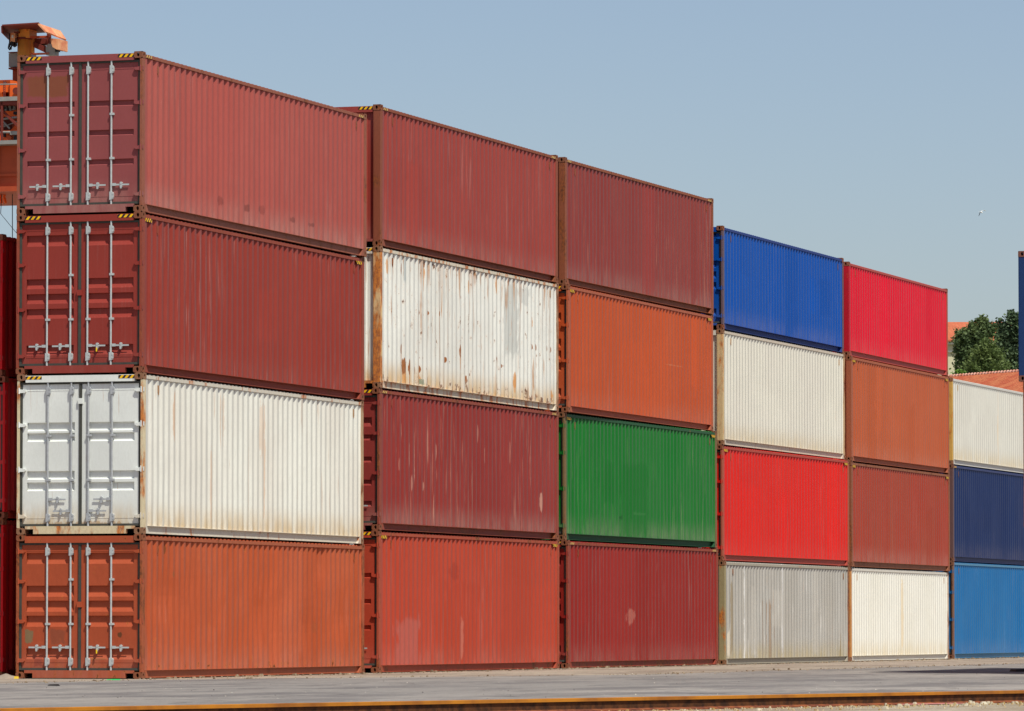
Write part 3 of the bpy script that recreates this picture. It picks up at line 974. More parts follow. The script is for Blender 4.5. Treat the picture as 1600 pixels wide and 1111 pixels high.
# ---- fourth stack
z = 0.0
container('dirty grey container with paler streaks, bottom of the fourth stack', PC[3], z, ST, -.008, .117,
          dict(fade=c_(198, 196, 190), fade_amt=.5, streak=.9, streak_col=c_(236, 230, 222), rust=.10, drip=.2, chalk=.7, chalk_col=c_(186, 166, 120), dustshade=.3), c_(184, 178, 168), None, end='wall', frame_rust=.75,
          frame_base=c_(170, 150, 110), post_kw=(c_(166, 150, 110), .55), wr=.050, rails=frame_paint('grey_rail', c_(176, 166, 148), .2, 6.6, True),
          spots_px=[('s', px - w, px + w, y0, y1, col, a, .45) for (px, w, y0, y1, col, a) in (
              (1165, 1.6, 880, 1030, c_(240, 236, 230), .9), (1180, 1.4, 884, 1015, c_(240, 236, 230), .9), (1224, 1.4, 880, 1030, c_(226, 222, 218), .8), (1217, 1.2, 884, 960, c_(222, 218, 212), .6), (1230, 1.0, 884, 930, c_(222, 218, 212), .6),
              (1193, 1.3, 938, 1028, c_(150, 124, 100), .75), (1199, 1.3, 936, 1030, c_(150, 124, 100), .7), (1205, 1.2, 938, 1028, c_(156, 130, 104), .75), (1211, 1.2, 940, 1010, c_(150, 124, 100), .6), (1145, 1.3, 905, 1028, c_(150, 130, 96), .7),
              (1140, 3.5, 978, 1030, c_(228, 216, 196), .8), (1315, 1.6, 982, 1022, c_(146, 122, 74), .8), (1152, 1.2, 890, 1000, c_(206, 202, 196), .6), (1170, 1.0, 1000, 1030, c_(236, 230, 220), .7))])
z += ST
container('vivid red container, third from the top of the fourth stack', PC[3], z, HC, -.059, .123,
          dict(fade=c_(212, 62, 46), fade_amt=.25, streak=.15, rust=.02, chalk=.1), c_(226, 30, 20), None, style='B', frame_rust=.35, wr=.050, hz='hang', frame_base=c_(186, 84, 62),
          rails=frame_paint('red_rail', c_(190, 66, 58), .1, 5.1))
z += HC
container('off-white container with ochre stained corner post, second from top of the fourth stack', PC[3], z, HC, -.044, .014,
          dict(fade=c_(220, 212, 200), fade_amt=.5, streak=0, rust=.06, drip=.15, chalk=.7, chalk_col=c_(206, 184, 146), dustshade=.25, var=.2), c_(230, 224, 208, 1.03), None, end='wall', frame_rust=.55, frame_base=c_(222, 190, 140),
          post_kw=(c_(220, 190, 140), .45), wr=.045, rails=frame_paint('cream_rail', c_(216, 200, 180), .25, 8.8, True))
z += HC
container('royal blue container, top of the fourth stack', PC[3], z, ST, -.038, -.012,
          dict(fade=c_(40, 88, 160), fade_amt=.25, streak=.12, rust=.01, chalk=.2, dustshade=.2), c_(0, 80, 172), None, style='B', frame_rust=.25, wr=.085, frame_base=c_(70, 80, 104),
          rails=frame_paint('blue_rail', c_(40, 62, 128), .02, 6.1, True))

# ---- fifth stack
z = 0.0
container('clean cream container, bottom of the fifth stack', PC[4], z, ST, .029, -.053,
          dict(fade=c_(230, 224, 206), fade_amt=.4, streak=0, rust=.03, drip=.12, chalk=.6, chalk_col=c_(222, 200, 156), dustshade=.15, var=.15), c_(240, 236, 224, 1.07), None, end='wall', frame_rust=.5, frame_base=c_(236, 220, 196),
          post_kw=(c_(216, 150, 84), .5), wr=.050, rails=frame_paint('cream_white_rail', c_(226, 218, 204), .05, 9.8, True), spots_px=[('s', 1408, 1414, 900, 1020, c_(236, 208, 160), .6, .8)])
z += ST
container('brownish red container, third from the top of the fifth stack', PC[4], z, HC, .066, -.010,
          dict(fade=c_(160, 84, 60), fade_amt=.5, streak=.2, rust=.05, chalk=.4), c_(172, 64, 44), None, end='wall', frame_rust=.55, wr=.055, hz='hang', hz_front=False, frame_base=c_(150, 90, 60))
z += HC
container('terracotta container, second from the top of the fifth stack', PC[4], z, HC, .071, -.015,
          dict(fade=c_(194, 106, 76), fade_amt=.4, streak=.1, rust=.03, chalk=.25), c_(194, 92, 50), None, end='wall', frame_rust=.3, wr=.085, hz='hang', hz_front=False, frame_base=c_(184, 98, 66))
z += HC
container('crimson container, top of the fifth stack', PC[4], z, ST, .008, -.045,
          dict(fade=c_(214, 58, 68), fade_amt=.25, streak=.1, rust=.015, chalk=.2, dustshade=.25), c_(230, 8, 44), None, end='wall', frame_rust=.35, wr=.050, post_kw=(c_(196, 14, 38), .2), frame_base=c_(180, 76, 60),
          rails=frame_paint('crimson_rail', c_(196, 72, 72), .1, 1.1))

# ---- sixth stack, cut by the picture's edge
z = 0.0
container('light blue container, bottom of the sixth stack at the right edge', PC[5], z, HC, .009, .009,
          dict(fade=c_(70, 134, 180), fade_amt=.4, streak=.2, rust=.08, chalk=.2), c_(20, 110, 172), None, style='B', frame_rust=.5, wr=.055, frame_base=c_(120, 100, 84),
          rails=frame_paint('light_blue_rail', c_(90, 142, 176), .1, 3.7, True))
z += HC
container('navy blue container, middle of the sixth stack at the right edge', PC[5], z, HC, .014, .014,
          dict(fade=c_(44, 64, 104), fade_amt=.3, streak=.08, rust=.02, chalk=.15, dustshade=.2), c_(18, 42, 92), None, end='wall', frame_rust=.35, wr=.06, hz='rail', hz_front=False, frame_base=c_(70, 70, 84),
          rails=frame_paint('navy_rail', c_(60, 68, 110), .02, 4.7, True))
z += HC
container('cream container with an amber-stained post, top of the sixth stack below the tiled roof', PC[5], z, ST, .001, .001,
          dict(fade=c_(214, 208, 196), fade_amt=.5, streak=0, rust=.03, drip=.10, chalk=.6, chalk_col=c_(214, 190, 146), dustshade=.25, var=.2), c_(230, 226, 213, 1.03), None, end='wall', frame_rust=.4, frame_base=c_(220, 196, 150),
          post_kw=(c_(224, 176, 90), .3), wr=.050, rails=frame_paint('cream_top_rail', c_(222, 216, 206), .1, 2.9, True), spots_px=[('s', 1559, 1562, 606, 740, c_(232, 200, 160), .6, .5)])

# ---- second row: the stack behind the gap on the left
PL = N * (-38.03) + D * 87.79
z = 0.0
GL = 'red containers of the second row behind the gap at the left edge'
container('sliver of red container at the left edge, on the ground beyond the dark gap', PL, z, HC, .02, .02, dict(streak=.2, rust=.05, chalk=.2), c_(206, 26, 30), None, post_kw=(c_(222, 16, 24, 1.1), .02), style='A', frame_rust=.15, frame_base=c_(200, 30, 34))
z += HC
container('sliver of red container at the left edge, middle one of three beyond the gap', PL, z, ST, .04, .03, dict(streak=.2, rust=.03, chalk=.2), c_(216, 22, 30), None, post_kw=(c_(222, 16, 24, 1.1), .02), style='D', frame_rust=.05, frame_base=c_(214, 22, 30))
z += ST
container('sliver of red container at the left edge, topmost of three, below the crane', PL, z, ST, -.02, .0, dict(streak=.2, rust=.03, chalk=.2), c_(200, 20, 20), None, post_kw=(c_(222, 16, 24, 1.1), .02), style='D', frame_rust=.05, frame_base=c_(210, 20, 22))

# ---- stack standing nearer at the right edge
PRL = at(1591.5, 560, 103.8)
PR = Vector((PRL.x, PRL.y, 0)) + N * CW
z = 0.0
mb = MB()
rp = Vector((PRL.x, PRL.y, 0))
z0r = z
def off(p0, a): return p0 + N * a
container('rust-brown sliver of container at the right edge, bottom of the nearer stack', PR, z, HC, .14, .14, dict(streak=.2, rust=.3, chalk=.3), c_(120, 60, 36), None, end='wall', frame_rust=.8)
z += HC
container('rust-brown sliver of container at the right edge, directly under the dark blue one', PR, z, HC, .085, .085, dict(streak=.2, rust=.3, chalk=.3), c_(124, 56, 32), None, end='wall', frame_rust=.9)
z += HC
container('dark blue container cut by the right edge, top of the nearer stack beside the trees', PR, z, ST, .0, .0, dict(streak=.1, rust=.0, chalk=.1, dustshade=0), c_(20, 52, 104), None, end='wall', frame_rust=.15, frame_base=c_(24, 56, 112), post_kw=(c_(26, 58, 108), .05))

# ------------------------------------------------------------------ gantry crane behind the rows
M_ORA = simple('crane_orange_paint', lin(246, 104, 34), .5, .35, 0, .35, 3, vs=(1, 1, .4))
M_ORD = simple('crane_weathered_orange', lin(176, 74, 40), .6, .3, 0, .45, 2.5)
M_AMB = simple('crane_amber_paint', lin(232, 150, 64), .55, .3, 0, .3, 3)
M_PCH = simple('crane_peach_paint', lin(232, 168, 120), .6, .3, 0, .35, 3, alt=lin(206, 120, 84))
M_CGR = simple('crane_grey_steel', lin(150, 148, 142), .55, .3, 0, .4, 3)
M_CRD = simple('crane_red_primer_shade', lin(120, 50, 40), .65, .3, 0, .4, 4)
M_CBK = simple('cable_black', lin(34, 30, 34), .6, .3)
M_CWH = simple('lamp_glass', lin(220, 224, 226), .3, .5)
CR_O = at(13, 981, 150.0)
CR_O.z = 0
cr = empty('gantry_crane', (CR_O.x, CR_O.y, 0), math.atan2(N.y, N.x))
tag(cr, 'orange gantry crane rising behind the containers at the upper left', 'crane')
# crane frame: x along N, y along D, z up
def cp(px, py, d=0.0):
    r = ray(px, py)
    o = Vector((0, 0, CAM_H))
    b = CR_O + D * d
    t = (b - o).dot(D) / r.dot(D)
    q = o + r * t
    return ((q - CR_O).dot(N), d, q.z)
def cbox(name, px0, px1, py0, py1, d0, d1, mat, par=cr):
    a = cp(px0, py1, d0); b = cp(px1, py0, d0)
    mb = MB(); mb.box((a[0], d0, a[2]), (b[0], d1, b[2])); return mb.build(name, [mat], par)
def cmb(mb, px0, px1, py0, py1, d0, d1, m=0):
    a = cp(px0, py1, d0); b = cp(px1, py0, d0)
    mb.box((a[0], d0, a[2]), (b[0], d1, b[2]), m)
zt, zb = cp(0, 228)[2], cp(0, 300)[2]
# main girder with ledges and web stiffeners
mb = MB()
mb.box((-14, 0, zb), (9.5, 4.6, zt))
mb.box((-14, -.12, cp(0, 300)[2]), (9.5, 0, cp(0, 292)[2]))
mb.box((-14, -.06, cp(0, 276)[2]), (9.5, 0, cp(0, 272)[2]))
for k in range(16):
    mb.box((-13.9 + k * 1.5, -.05, zb + .2), (-13.85 + k * 1.5, 0, zt - .02))
mb.build('girder', [M_ORD], cr)
mb = MB(); mb.box((-14, -.45, cp(0, 228)[2] + .002), (9.5, 4.6, cp(0, 222)[2])); mb.build('walkway', [M_CGR], cr)
mb = MB(); mb.box((-14, -.35, cp(0, 160)[2]), (1.6, 3.0, cp(0, 153.5)[2])); mb.build('upper_walkway', [M_CGR], cr)
zw, zu = cp(0, 222)[2], cp(0, 160)[2]
# machinery bay between the two walkways
mb = MB()
for u in (-3.0, -.19, 1.45):
    mb.box((u, -.30, zw), (u + .06, -.24, zu))
a, b = cp(3, 170, -.2), cp(29, 196, -.2)
mb.prism([(a[0], -.2, a[2]), (b[0], -.2, b[2]), (b[0], -.2, b[2] - .09), (a[0], -.2, a[2] - .09)], (0, .06, 0))
mb.box((-14, -.30, cp(0, 166)[2]), (1.6, 2.6, zu - .002))
mb.build('support_frame', [M_CRD], cr)
mb = MB()
cmb(mb, 3, 30, 173, 182, .1, .5)
cmb(mb, -40, 1, 206, 222, .0, .5)
cmb(mb, 4, 30, 203, 206, .0, .3)
cmb(mb, 4.5, 13, 206, 222, .05, .9)
cmb(mb, 13, 20, 209, 222, .15, .9)
mb.prism([cp(17, 203, .3), cp(30, 203, .3), cp(30, 192, .3), cp(25, 194, .3)], (0, .5, 0))
mb.build('hoist_machinery', [M_ORA], cr)
mb = MB()
c0 = cp(14, 216, .0)
for k in range(10):
    t0, t1 = 2 * math.pi * k / 10, 2 * math.pi * (k + .5) / 10
    mb.prism([(c0[0] + .06 * math.cos(t0 - .3), -.02, c0[2] + .06 * math.sin(t0 - .3)), (c0[0] + .10 * math.cos(t0), -.02, c0[2] + .10 * math.sin(t0)), (c0[0] + .10 * math.cos(t1), -.02, c0[2] + .10 * math.sin(t1))], (0, .06, 0))
mb.tube((c0[0], -.03, c0[2]), (c0[0], .06, c0[2]), .075, 14)
mb.build('gear_wheel', [M_ORD], cr)
cbox('motor_box', 15.5, 27, 204.5, 210.5, -.1, .2, M_CGR)
mb = MB()                                    # pipes, brackets and a ladder in the machinery bay
for k, (x0_, y0_, x1_, y1_, rr) in enumerate(((5, 186, 26, 183, .03), (5, 190, 15, 201, .025), (9, 163, 9, 173, .03), (15, 162, 15.5, 173, .045), (20, 162, 20, 172, .035), (23, 163, 23, 172, .02), (-3, 176, 3, 170, .03), (6, 198, 26, 190, .02), (8, 176, 12, 186, .03), (0, 198, 8, 195, .03))):
    mb.tube(cp(x0_, y0_, -.05 + .03 * k), cp(x1_, y1_, -.05 + .03 * k), rr, 7)
mb.build('pipe_work', [M_CGR], cr)
mb = MB()
for (a_, b_, c2_, d2_) in ((6, 9, 166, 171), (10, 14, 168, 173), (17, 19, 164, 170), (21, 25, 174, 179), (5, 8, 208, 214), (21, 26, 212, 219), (0, 2.5, 180, 188)):
    cmb(mb, a_, b_, c2_, d2_, -.02, .08)
mb.build('junction_box', [M_CBK], cr)
mb = MB()
for u_ in (5.5, 8.0): mb.tube(cp(u_, 126, -.12), cp(u_, 153, -.12), .012, 5)
for k in range(9): mb.tube(cp(5.5, 128 + k * 3, -.12), cp(8, 128 + k * 3, -.12), .010, 5)
mb.build('ladder', [M_CRD], cr)
mb = MB(); mb.box((-14, 1.6, zw), (1.6, 1.7, zu - .1)); mb.build('back_panel', [M_CRD], cr)
mb = MB(); mb.tube(cp(-40, 207, -.25), cp(16, 206.5, -.25), .03, 6); mb.tube(cp(-40, 132.5, -.4), cp(26, 131.5, -.4), .018, 6); mb.build('handrail', [M_CGR], cr)
# machine house on the upper walkway
zp = cp(0, 153.5)[2]
mb = MB()
A_, B_, C_ = cp(-60, 126, 0), cp(17.5, 124.5, 0), cp(40, 130.5, 0)
mb.prism([(A_[0], 0, zp), (cp(3, 150)[0], 0, zp), (cp(3, 150)[0], 0, cp(3, 144)[2]), (cp(14, 150)[0], 0, cp(3, 144)[2]), (cp(14, 150)[0], 0, zp), (B_[0], 0, zp), (B_[0], 0, B_[2]), (A_[0], 0, B_[2])], (0, 2.2, 0))
mb.prism([(B_[0], -.08, zp), (C_[0], -.08, zp), (C_[0], -.08, C_[2]), (B_[0], -.08, B_[2] - .02)], (0, 2.0, 0))
mh = mb.build('machine_house', [M_ORA], cr)
cbox('window', 6, 9.6, 128, 130.6, -.015, .02, M_CGR, mh)
mb = MB(); q = cp(25, 142, -.2); mb.tube((q[0], -.22, q[2]), (q[0], -.08, q[2]), .10, 12); mb.build('fan_cover', [M_CRD], mh)
# festoon of orange hoses under the girder
mb = MB()
for k in range(12):
    p = [cp(-60 + k * 6.2 + hn(k, 1) * 2, 300, 1.0), cp(-62 + k * 6.2 + hn(k, 4) * 4, 309, 1.0), cp(-59 + k * 6.2, 318 + 4 * hn(k, 2), 1.0)]
    for i in range(2): mb.tube(p[i], p[i + 1], .055, 6, .04)
mb.build('festoon_hose', [M_ORA], cr)
for pts, rr in ((((19.3, 300), (19.8, 640)), .010), (((3, 300), (1, 334)), .008), (((1, 334), (24, 362)), .006), (((24, 362), (60, 400)), .006)):
    mb = MB(); mb.tube(cp(pts[0][0], pts[0][1], .8), cp(pts[1][0], pts[1][1], .8), rr * 1.3, 6); mb.build('cable', [M_CBK], cr)
# legs to the ground
for u in (-13.2, 8.2):
    for dd in (-.2, 3.6):
        mb = MB(); mb.box((u, dd, .9), (u + 1.0, dd + 1.1, zb)); mb.box((u - .6, dd - .2, .0), (u + 1.6, dd + 1.3, .9)); mb.build('leg', [M_ORD], cr)
# upper works
mb = MB()
c1 = cp(38.3, 80, .6)
mb.tube((c1[0], .6, zt), (c1[0], .6, cp(38, 61, .6)[2]), .205, 20)
mb.build('mast', [M_AMB], cr, True)
mb = MB(); mb.tube((c1[0], .6, cp(38, 62, .6)[2]), (c1[0], .6, cp(38, 59, .6)[2]), .235, 20); mb.build('mast_collar', [M_CRD], cr)
mb = MB()
cmb(mb, 29, 46, 40.5, 59.5, .4, .95)
cmb(mb, 44.5, 50.5, 43, 82, .62, .8)
cmb(mb, 35.5, 41.5, 44, 48, .34, .42)
mb.build('head_block', [M_AMB], cr)
mb = MB()
cmb(mb, 47, 73, 55.5, 59.5, .3, .45)
mb.build('tie_beam', [M_ORD], cr)
mb = MB()
cmb(mb, 46, 76, 82, 84.5, .2, .5)
mb.build('deck_beam', [M_ORD], cr)
mb = MB()
cmb(mb, 50.5, 76, 59.5, 69, .8, 1.3)
a, b = cp(50, 64, .7), cp(78, 76, .7)
mb.prism([(a[0], .7, a[2]), (b[0], .7, b[2]), (b[0], .7, b[2] - .18), (a[0], .7, a[2] - .16)], (0, .4, 0))
cmb(mb, 73, 77, 50, 84, .6, .75)
cmb(mb, 22, 29, 49, 52, .3, .7)
mb.build('inner_frame', [M_CRD], cr)
mb = MB(); cmb(mb, 15.5, 23.5, 51, 65.5, .3, .6); lb = mb.build('lamp_box', [M_PCH], cr)
mb = MB(); cmb(mb, 18, 21, 55, 59, .28, .3); mb.build('lamp_glass', [M_CWH], lb)
mb = MB()
for (x0_, y0_, x1_, y1_) in ((15, 52, 15, 72), (15, 72, 17, 77.5), (17, 77.5, 18.5, 70), (18, 65, 22, 73), (22, 73, 25, 72), (25, 72, 25, 60), (14.5, 68, 13, 75), (13, 75, 15.5, 78)):
    mb.tube(cp(x0_, y0_, .3), cp(x1_, y1_, .3), .022, 6)
cmb(mb, 15, 21.5, 65.5, 71, .3, .55)
mb.build('hanging_cable', [M_CBK], cr)
mb = MB()
pts = [cp(*q, .25) for q in ((71.5, 74), (75, 68.5), (82.5, 68.5), (86, 74), (85.5, 86), (71.5, 86))]
mb.prism(pts[::-1], (0, .3, 0)); mb.build('bearing_plate', [M_CGR], cr)
mb = MB()
pts = [cp(*q, .1) for q in ((79, 60), (91, 60.5), (91, 77), (89, 77.5), (82, 73.5), (80, 67))]
mb.prism(pts[::-1], (0, .7, 0)); mb.build('equipment_box', [M_PCH], cr)
mb = MB(); cmb(mb, 86, 90, 77.5, 80.5, .2, .4); cmb(mb, 94, 99, 77.5, 79.5, .6, .75); mb.build('rubber_buffer', [M_CBK], cr)
# canopy of bent sheet over it all
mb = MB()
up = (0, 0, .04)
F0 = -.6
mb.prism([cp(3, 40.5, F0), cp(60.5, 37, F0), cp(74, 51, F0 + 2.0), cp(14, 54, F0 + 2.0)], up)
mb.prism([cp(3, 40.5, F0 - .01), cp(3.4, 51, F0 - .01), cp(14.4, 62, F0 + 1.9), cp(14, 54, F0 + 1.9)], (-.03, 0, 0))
mb.build('canopy_underside_shade', [M_CRD], cr)  # dark red in place of the sheet's peach: underside shade painted in
mb = MB()
mb.prism([cp(60.5, 36.5, F0 - .05), cp(72.5, 49.5, F0 - .05), cp(104, 62, F0 + 1.8), cp(94.5, 48, F0 + 1.8)], (-.03, 0, -.03))
mb.build('canopy', [M_PCH], cr)
# grey box beam with red flanges
mb = MB(); cmb(mb, 13.5, 44, 82, 104.5, .9, 1.5); mb.build('cross_beam', [M_CGR], cr)
mb = MB(); cmb(mb, 12.8, 44, 80, 82.2, .82, 1.58); cmb(mb, 13.2, 44, 104.5, 108, .82, 1.58); mb.build('beam_flange', [M_CRD], cr)
mb = MB(); a = cp(34, 104, 1.2); mb.box((a[0] - .2, 1.0, zt), (a[0] + .2, 1.4, a[2])); mb.build('pedestal', [M_ORD], cr)

# ------------------------------------------------------------------ low hill behind the port
mb = MB()
rows = []
M_HILL = simple('hill_grass', lin(92, 98, 62), .95, .1, 0, .5, .3, alt=lin(126, 112, 76))
for j in range(14):
    y = 262 + j * 60
    hgt = 13.0 * min(1, j / 1.2) if j else 0
    rows.append([(x, y, (hgt + .8 * hn(x * .02, y * .02)) if j else -.5) for x in range(-400, 601, 25)])
mb.grid(rows)
tag(mb.build('hill', [M_HILL]), kind='structure')

# ------------------------------------------------------------------ buildings at right
def tile_mat(name, c1, c2, c3, rz, pitch=.22, seed=0, bs=.9):
    t = NT(name, .85, .15)
    t.co = t.tc.outputs['Object']
    x, y, z = t.sep()
    w = t.math('SINE', t.math('MULTIPLY', x, 2 * math.pi / pitch))
    row = t.math('FRACT', t.math('MULTIPLY', z, 1 / .16))
    n1 = t.noise(1.4, (1, 1, 1), (seed, 0, 0), 4, .6)
    n2 = t.noise(6.0, (1, 1, 1), (seed, 3, 0), 4, .7)
    n3 = t.noise(16.0, (1, 1, 2), (seed, 3, 0), 2, .5)
    c = t.mix(t.ramp(n1, .35, .65), c1, c2)
    c = t.mix(t.ramp(n2, .45, .7, 0, .8), c, c3)
    c = t.mix(t.ramp(n3, .5, .65, 0, .5), c, mul(c1, .55))
    h = t.math('ADD', t.math('MULTIPLY', w, .5), t.math('MULTIPLY', row, .6))
    t.bump(h, bs, .05)
    return t.out(c)

def gable(name, label, o, rz, length, half, z_base, z_eave, z_ridge, mw, mroof, cat='building', floors=2, win=True, caps=None, cornice=None):
    """ridge along local x; local -y slope faces the camera"""
    root = empty(name, (o.x, o.y, 0), rz)
    tag(root, label, cat)
    mb = MB()
    mb.box((0, -half, z_base), (length, half, z_eave - .002))
    for x0_, x1_ in ((0, .3), (length - .3, length)):
        mb.prism([(x0_, -half, z_eave), (x0_, half, z_eave), (x0_, 0, z_ridge - .12)], (x1_ - x0_, 0, 0))
    mb.build('wall', [mw], root)
    mb = MB()
    ov = .5
    sl = (z_ridge - z_eave) / half
    for s in (-1, 1):
        mb.prism([(-ov, 0, z_ridge), (-ov, s * (half + ov), z_eave - sl * ov), (-ov, s * (half + ov), z_eave - sl * ov - .12), (-ov, 0, z_ridge - .12)], (length + 2 * ov, 0, 0))
    rf = mb.build('roof', [mroof], root)
    if caps:
        mb = MB()
        k = 0
        x = -ov
        while x < length + ov:
            mb.tube((x, 0, z_ridge - .04), (x + .25, 0, z_ridge), .06, 8, .085)
            x += .23
        mb.build('ridge_tile', [caps], rf)
    if cornice:
        mb = MB()
        mb.box((-.25, -half - .30, z_eave - .42), (length + .25, -half - .002, z_eave - .22))
        mb.box((-.15, -half - .15, z_eave - .95), (length + .15, -half - .002, z_eave - .85))
        mb.build('cornice', [cornice], root)
    if win:
        fh = (z_eave - z_base) / floors
        for f in range(floors):
            n = int(length / 3.2)
            for k in range(n):
                cx = (k + .5) * length / n
                zc = z_base + (f + .5) * fh
                mb = MB()
                mb.box((cx - .62, -half - .06, zc - .98), (cx + .62, -half - .002, zc + .98))
                w = mb.build('window', [cornice or mw], root)
                mb = MB()
                for sx in (-.52, .04):
                    mb.box((cx + sx, -half - .075, zc - .86), (cx + sx + .48, -half - .055, zc + .86))
                mb.build('pane', [M_PANE], w)
    return root
M_PANE = simple('dark_window_glass', lin(74, 74, 72), .15, .5)
M_CREAM = simple('cream_plaster', lin(206, 200, 168), .85, .2, 0, .15, 1.5)
M_CORN = simple('white_stone_trim', lin(222, 220, 210), .8, .2, 0, .15, 4)
M_WALLW = simple('pale_warehouse_plaster', lin(190, 176, 156), .85, .2, 0, .2, 1.5)
M_CAP = simple('ridge_mortar', lin(216, 176, 160), .85, .2, 0, .4, 6, alt=lin(190, 120, 96))
h1 = at(1400, 503, 362)
h_e = at(1486, 528.5, 356)
gable('mansion', 'cream mansion on the hill with an orange tiled roof behind the trees', Vector((h1.x, h1.y, 0)), 0.02, 13.0, 6.0, 12.0, h_e.z, h1.z,
      M_CREAM, tile_mat('orange_roof_tiles', lin(196, 112, 80), lin(188, 102, 72), lin(174, 92, 64), 0, .25, 3, .25), floors=3, cornice=M_CORN)
w0 = at(1487, 587.5, 230)
w1 = at(1593, 579.5, 230 * (981.7 - 587.5) / (981.7 - 579.5) if False else 230 * (394.2 / 402.2))
wd = (w1 - w0); wd.z = 0; wd.normalize()
wo = w0 - wd * 14
gable('warehouse', 'long brick-red tiled roof of a warehouse just above the cream container at right', Vector((wo.x, wo.y, 0)), math.atan2(wd.y, wd.x), 34.0, 6.5, -.02, w0.z - 3.1, w0.z,
      M_WALLW, tile_mat('brick_roof_tiles', lin(190, 96, 66), lin(204, 124, 84), lin(164, 74, 52), 0, .22, 8), floors=1, caps=M_CAP)

# ------------------------------------------------------------------ trees
def leaf_mat(name, c1, c2, seed):
    t = NT(name, .6, .25)
    n1 = t.noise(.9, (1, 1, 1), (seed, 0, 0), 3)
    n2 = t.noise(7, (1, 1, 1), (seed, 0, 2), 3)
    c = t.mix(t.ramp(n1, .35, .65), c1, c2)
    c = t.mix(t.ramp(n2, .4, .7, 0, .5), c, mul(c2, 1.5))
    t.out(c)
    t.b.inputs['Subsurface Weight'].default_value = 0
    tr = t.n('ShaderNodeBsdfTranslucent')
    t.l(c, tr.inputs[0])
    mx = t.n('ShaderNodeMixShader')
    mx.inputs[0].default_value = .28
    t.l(t.b.outputs[0], mx.inputs[1]); t.l(tr.outputs[0], mx.inputs[2])
    t.l(mx.outputs[0], t.t.nodes['Material Output'].inputs['Surface'])
    return t.mat
M_BARK = simple('bark', lin(96, 78, 62), .9, .1, 0, .5, 5)

def tree(name, label, base, top_z, lobes, leaf, n, mat, cat='tree', spray=None, seed=1):
    """lobes: (dx, z, rx, rz) crown clumps in metres relative to base; leaves in tufts on each clump's shell"""
    rnd = random.Random(seed)
    root = empty(name, base)
    tag(root, label, cat, 'trees on the hill behind the warehouse')
    mb = MB()
    th = top_z - base.z
    mb.tube((0, 0, -.3), (0, 0, th * .45), .16, 8, .11)
    mb.tube((0, 0, th * .45), (0, 0, th * .9), .11, 8, .03)
    for (dx, z, rx, rz) in lobes:
        mb.tube((0, 0, max(.6, (z - base.z) * .55)), (dx, rnd.uniform(-.4, .4), z - base.z), .06, 6, .02)
    mb.build('trunk', [M_BARK], root)
    mb = MB()
    tot = sum(rx * rz for (_, _, rx, rz) in lobes)
    for (dx, z, rx, rz) in lobes:
        m = int(n * rx * rz / tot)
        nt_ = max(6, m // 16)
        dy0 = rnd.uniform(-.5, .5) * rx
        for k in range(nt_):
            v = Vector((rnd.gauss(0, 1), rnd.gauss(0, 1), rnd.gauss(0, 1))).normalized()
            rr = rnd.uniform(.45, 1.0) ** .6
            if hn(v.x * 2 + seed, v.y * 2, v.z * 2) < -.28: continue
            c = Vector((dx + v.x * rx * rr, dy0 + v.y * rx * rr, z - base.z + v.z * rz * rr))
            tr_ = rnd.uniform(.10, .24) * (rx + .4)
            for q in range(16):
                p = c + Vector((rnd.gauss(0, tr_), rnd.gauss(0, tr_), rnd.gauss(0, tr_ * .7)))
                a = Vector((rnd.gauss(0, 1), rnd.gauss(0, 1), rnd.gauss(0, .7))).normalized()
                if spray: a = (a + Vector((v.x, v.y, .5)) * 1.2).normalized()
                b = a.cross(Vector((rnd.gauss(0, 1), rnd.gauss(0, 1), rnd.gauss(0, 1)))).normalized()
                s = leaf * rnd.uniform(.6, 1.25)
                w = s * (.22 if spray else .42)
                mb.face([p - a * s * .5, p + b * w, p + a * s * .5, p - b * w])
    mb.build('crown', [mat], root)
    return root
ML1 = leaf_mat('dark_leaves', lin(108, 122, 74), lin(80, 98, 62), 1)
ML2 = leaf_mat('olive_needles', lin(114, 128, 74), lin(92, 110, 62), 5)
ML3 = leaf_mat('blue_green_leaves', lin(98, 116, 80), lin(76, 94, 68), 9)
ML4 = leaf_mat('bright_shrub_leaves', lin(120, 150, 60), lin(92, 126, 50), 12)
def crown(px_list, dist, base_px):
    b = at(base_px, 700, dist)
    base = Vector((b.x, b.y, 12.6))
    lo = []
    for (px, py, rpx, rpy) in px_list:
        q = at(px, py, dist)
        s = F_PX / dist
        lo.append((q.x - base.x, q.z, rpx / s, rpy / s))
    return base, lo
b_, lo = crown([(1510, 560, 15, 22), (1512, 535, 20, 20), (1505, 530, 10, 13), (1528, 522, 18, 18), (1535, 509, 9, 13), (1520, 513, 8, 10), (1546, 514, 9, 10), (1502, 575, 9, 14), (1499, 548, 7, 16), (1530, 560, 22, 26), (1520, 590, 20, 12)], 332, 1522)
tree('broadleaf_tree', 'dark broadleaf tree left of the others above the warehouse roof', b_, 20.2, lo, .20, 15000, ML1, seed=3)
b_, lo = crown([(1545, 540, 11, 14), (1536, 556, 17, 14), (1552, 558, 16, 12), (1530, 575, 20, 13), (1552, 574, 20, 13), (1544, 590, 30, 12), (1521, 583, 10, 10), (1566, 572, 9, 9)], 322, 1545)
tree('conifer_tree', 'lighter olive green conifer in front of the two dark trees', b_, 18.6, lo, .22, 12000, ML2, spray=True, seed=5)
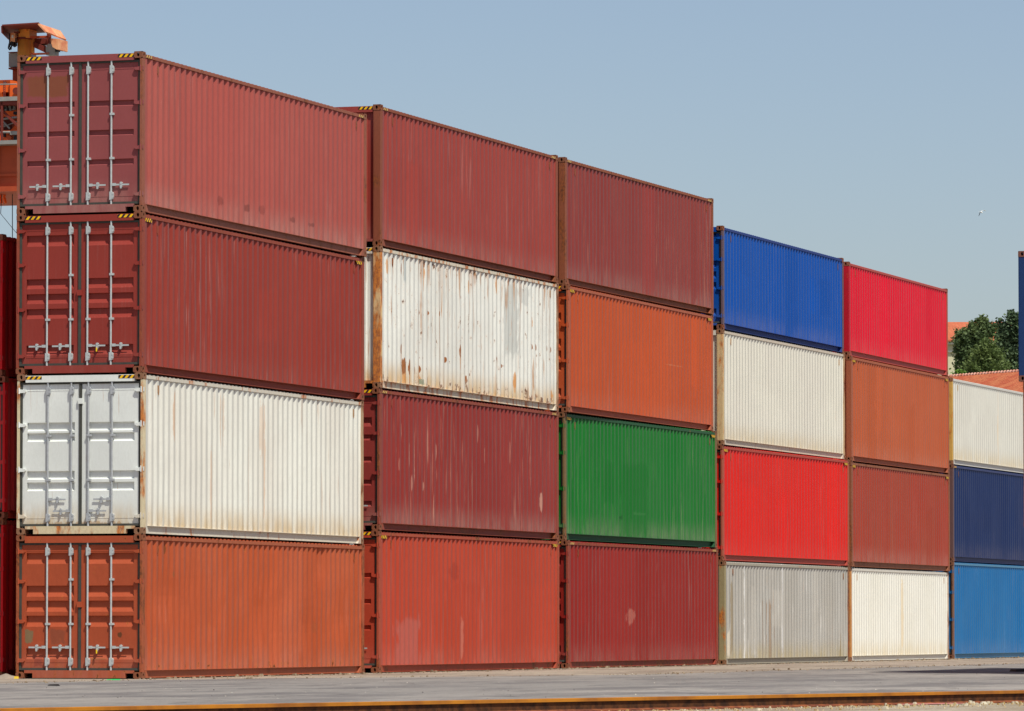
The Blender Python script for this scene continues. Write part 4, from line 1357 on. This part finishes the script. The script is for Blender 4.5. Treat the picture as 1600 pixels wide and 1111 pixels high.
b_, lo = crown([(1586, 510, 14, 20), (1582, 493, 7, 9), (1570, 522, 13, 18), (1562, 510, 6, 12), (1590, 540, 20, 26), (1572, 556, 20, 24), (1603, 515, 15, 28), (1564, 535, 10, 14), (1588, 580, 26, 20), (1612, 560, 20, 30)], 338, 1588)
tree('broadleaf_tree', 'tallest dark green tree beside the dark blue container at right', b_, 20.8, lo, .20, 17000, ML3, seed=8)
b_, lo = crown([(1499, 584, 6, 4)], 300, 1499)
tree('shrub', 'small bright green shrub top peeping over the warehouse ridge', b_, 15.2, lo, .16, 500, ML4, cat='shrub', seed=11)

# ------------------------------------------------------------------ gull
M_GULL = simple('gull_white_feathers', lin(232, 230, 226), .7, .2, 0, .1, 6)
M_GULG = simple('gull_grey_feathers', lin(120, 122, 130), .7, .2, 0, .1, 6)
gp = at(1533, 331.5, 480)
g = empty('gull', gp, .5)
tag(g, 'small white gull flying in the empty sky at the right', 'bird')
mb = MB()
prof = [(-.26, .004), (-.20, .035), (-.08, .065), (.06, .07), (.15, .045), (.20, .042), (.25, .028), (.27, .006)]
for (a0, r0), (a1, r1) in zip(prof, prof[1:]):
    mb.tube((0, -a0, a0 * -.25), (0, -a1, a1 * -.25), r0, 8, r1, caps=False)
mb.tube((0, -.27, -.07), (0, -.32, -.085), .008, 6, .002)
mb.face([(-.02, .22, .05), (.02, .22, .05), (.07, .36, .08), (-.07, .36, .08)])
mb.build('body', [M_GULL], g)
mb = MB()
for s in (1, -1):
    P_ = [(0, .10, .05), (.18, .07, .16), (.36, .08, .17), (.62, .16, .12)] if s > 0 else [(0, .10, .05), (-.12, .08, -.06), (-.16, .10, -.2), (-.17, .16, -.36)]
    Q_ = [(0, -.08, .05), (.18, -.07, .17), (.36, -.04, .18), (.62, .10, .12)] if s > 0 else [(0, -.08, .05), (-.12, -.07, -.05), (-.16, -.04, -.19), (-.17, .10, -.36)]
    for k in range(3):
        mb.prism([P_[k], P_[k + 1], Q_[k + 1], Q_[k]], (0, 0, .014), 0 if s > 0 else 1)
mb.build('wing', [M_GULL, M_GULG], g)
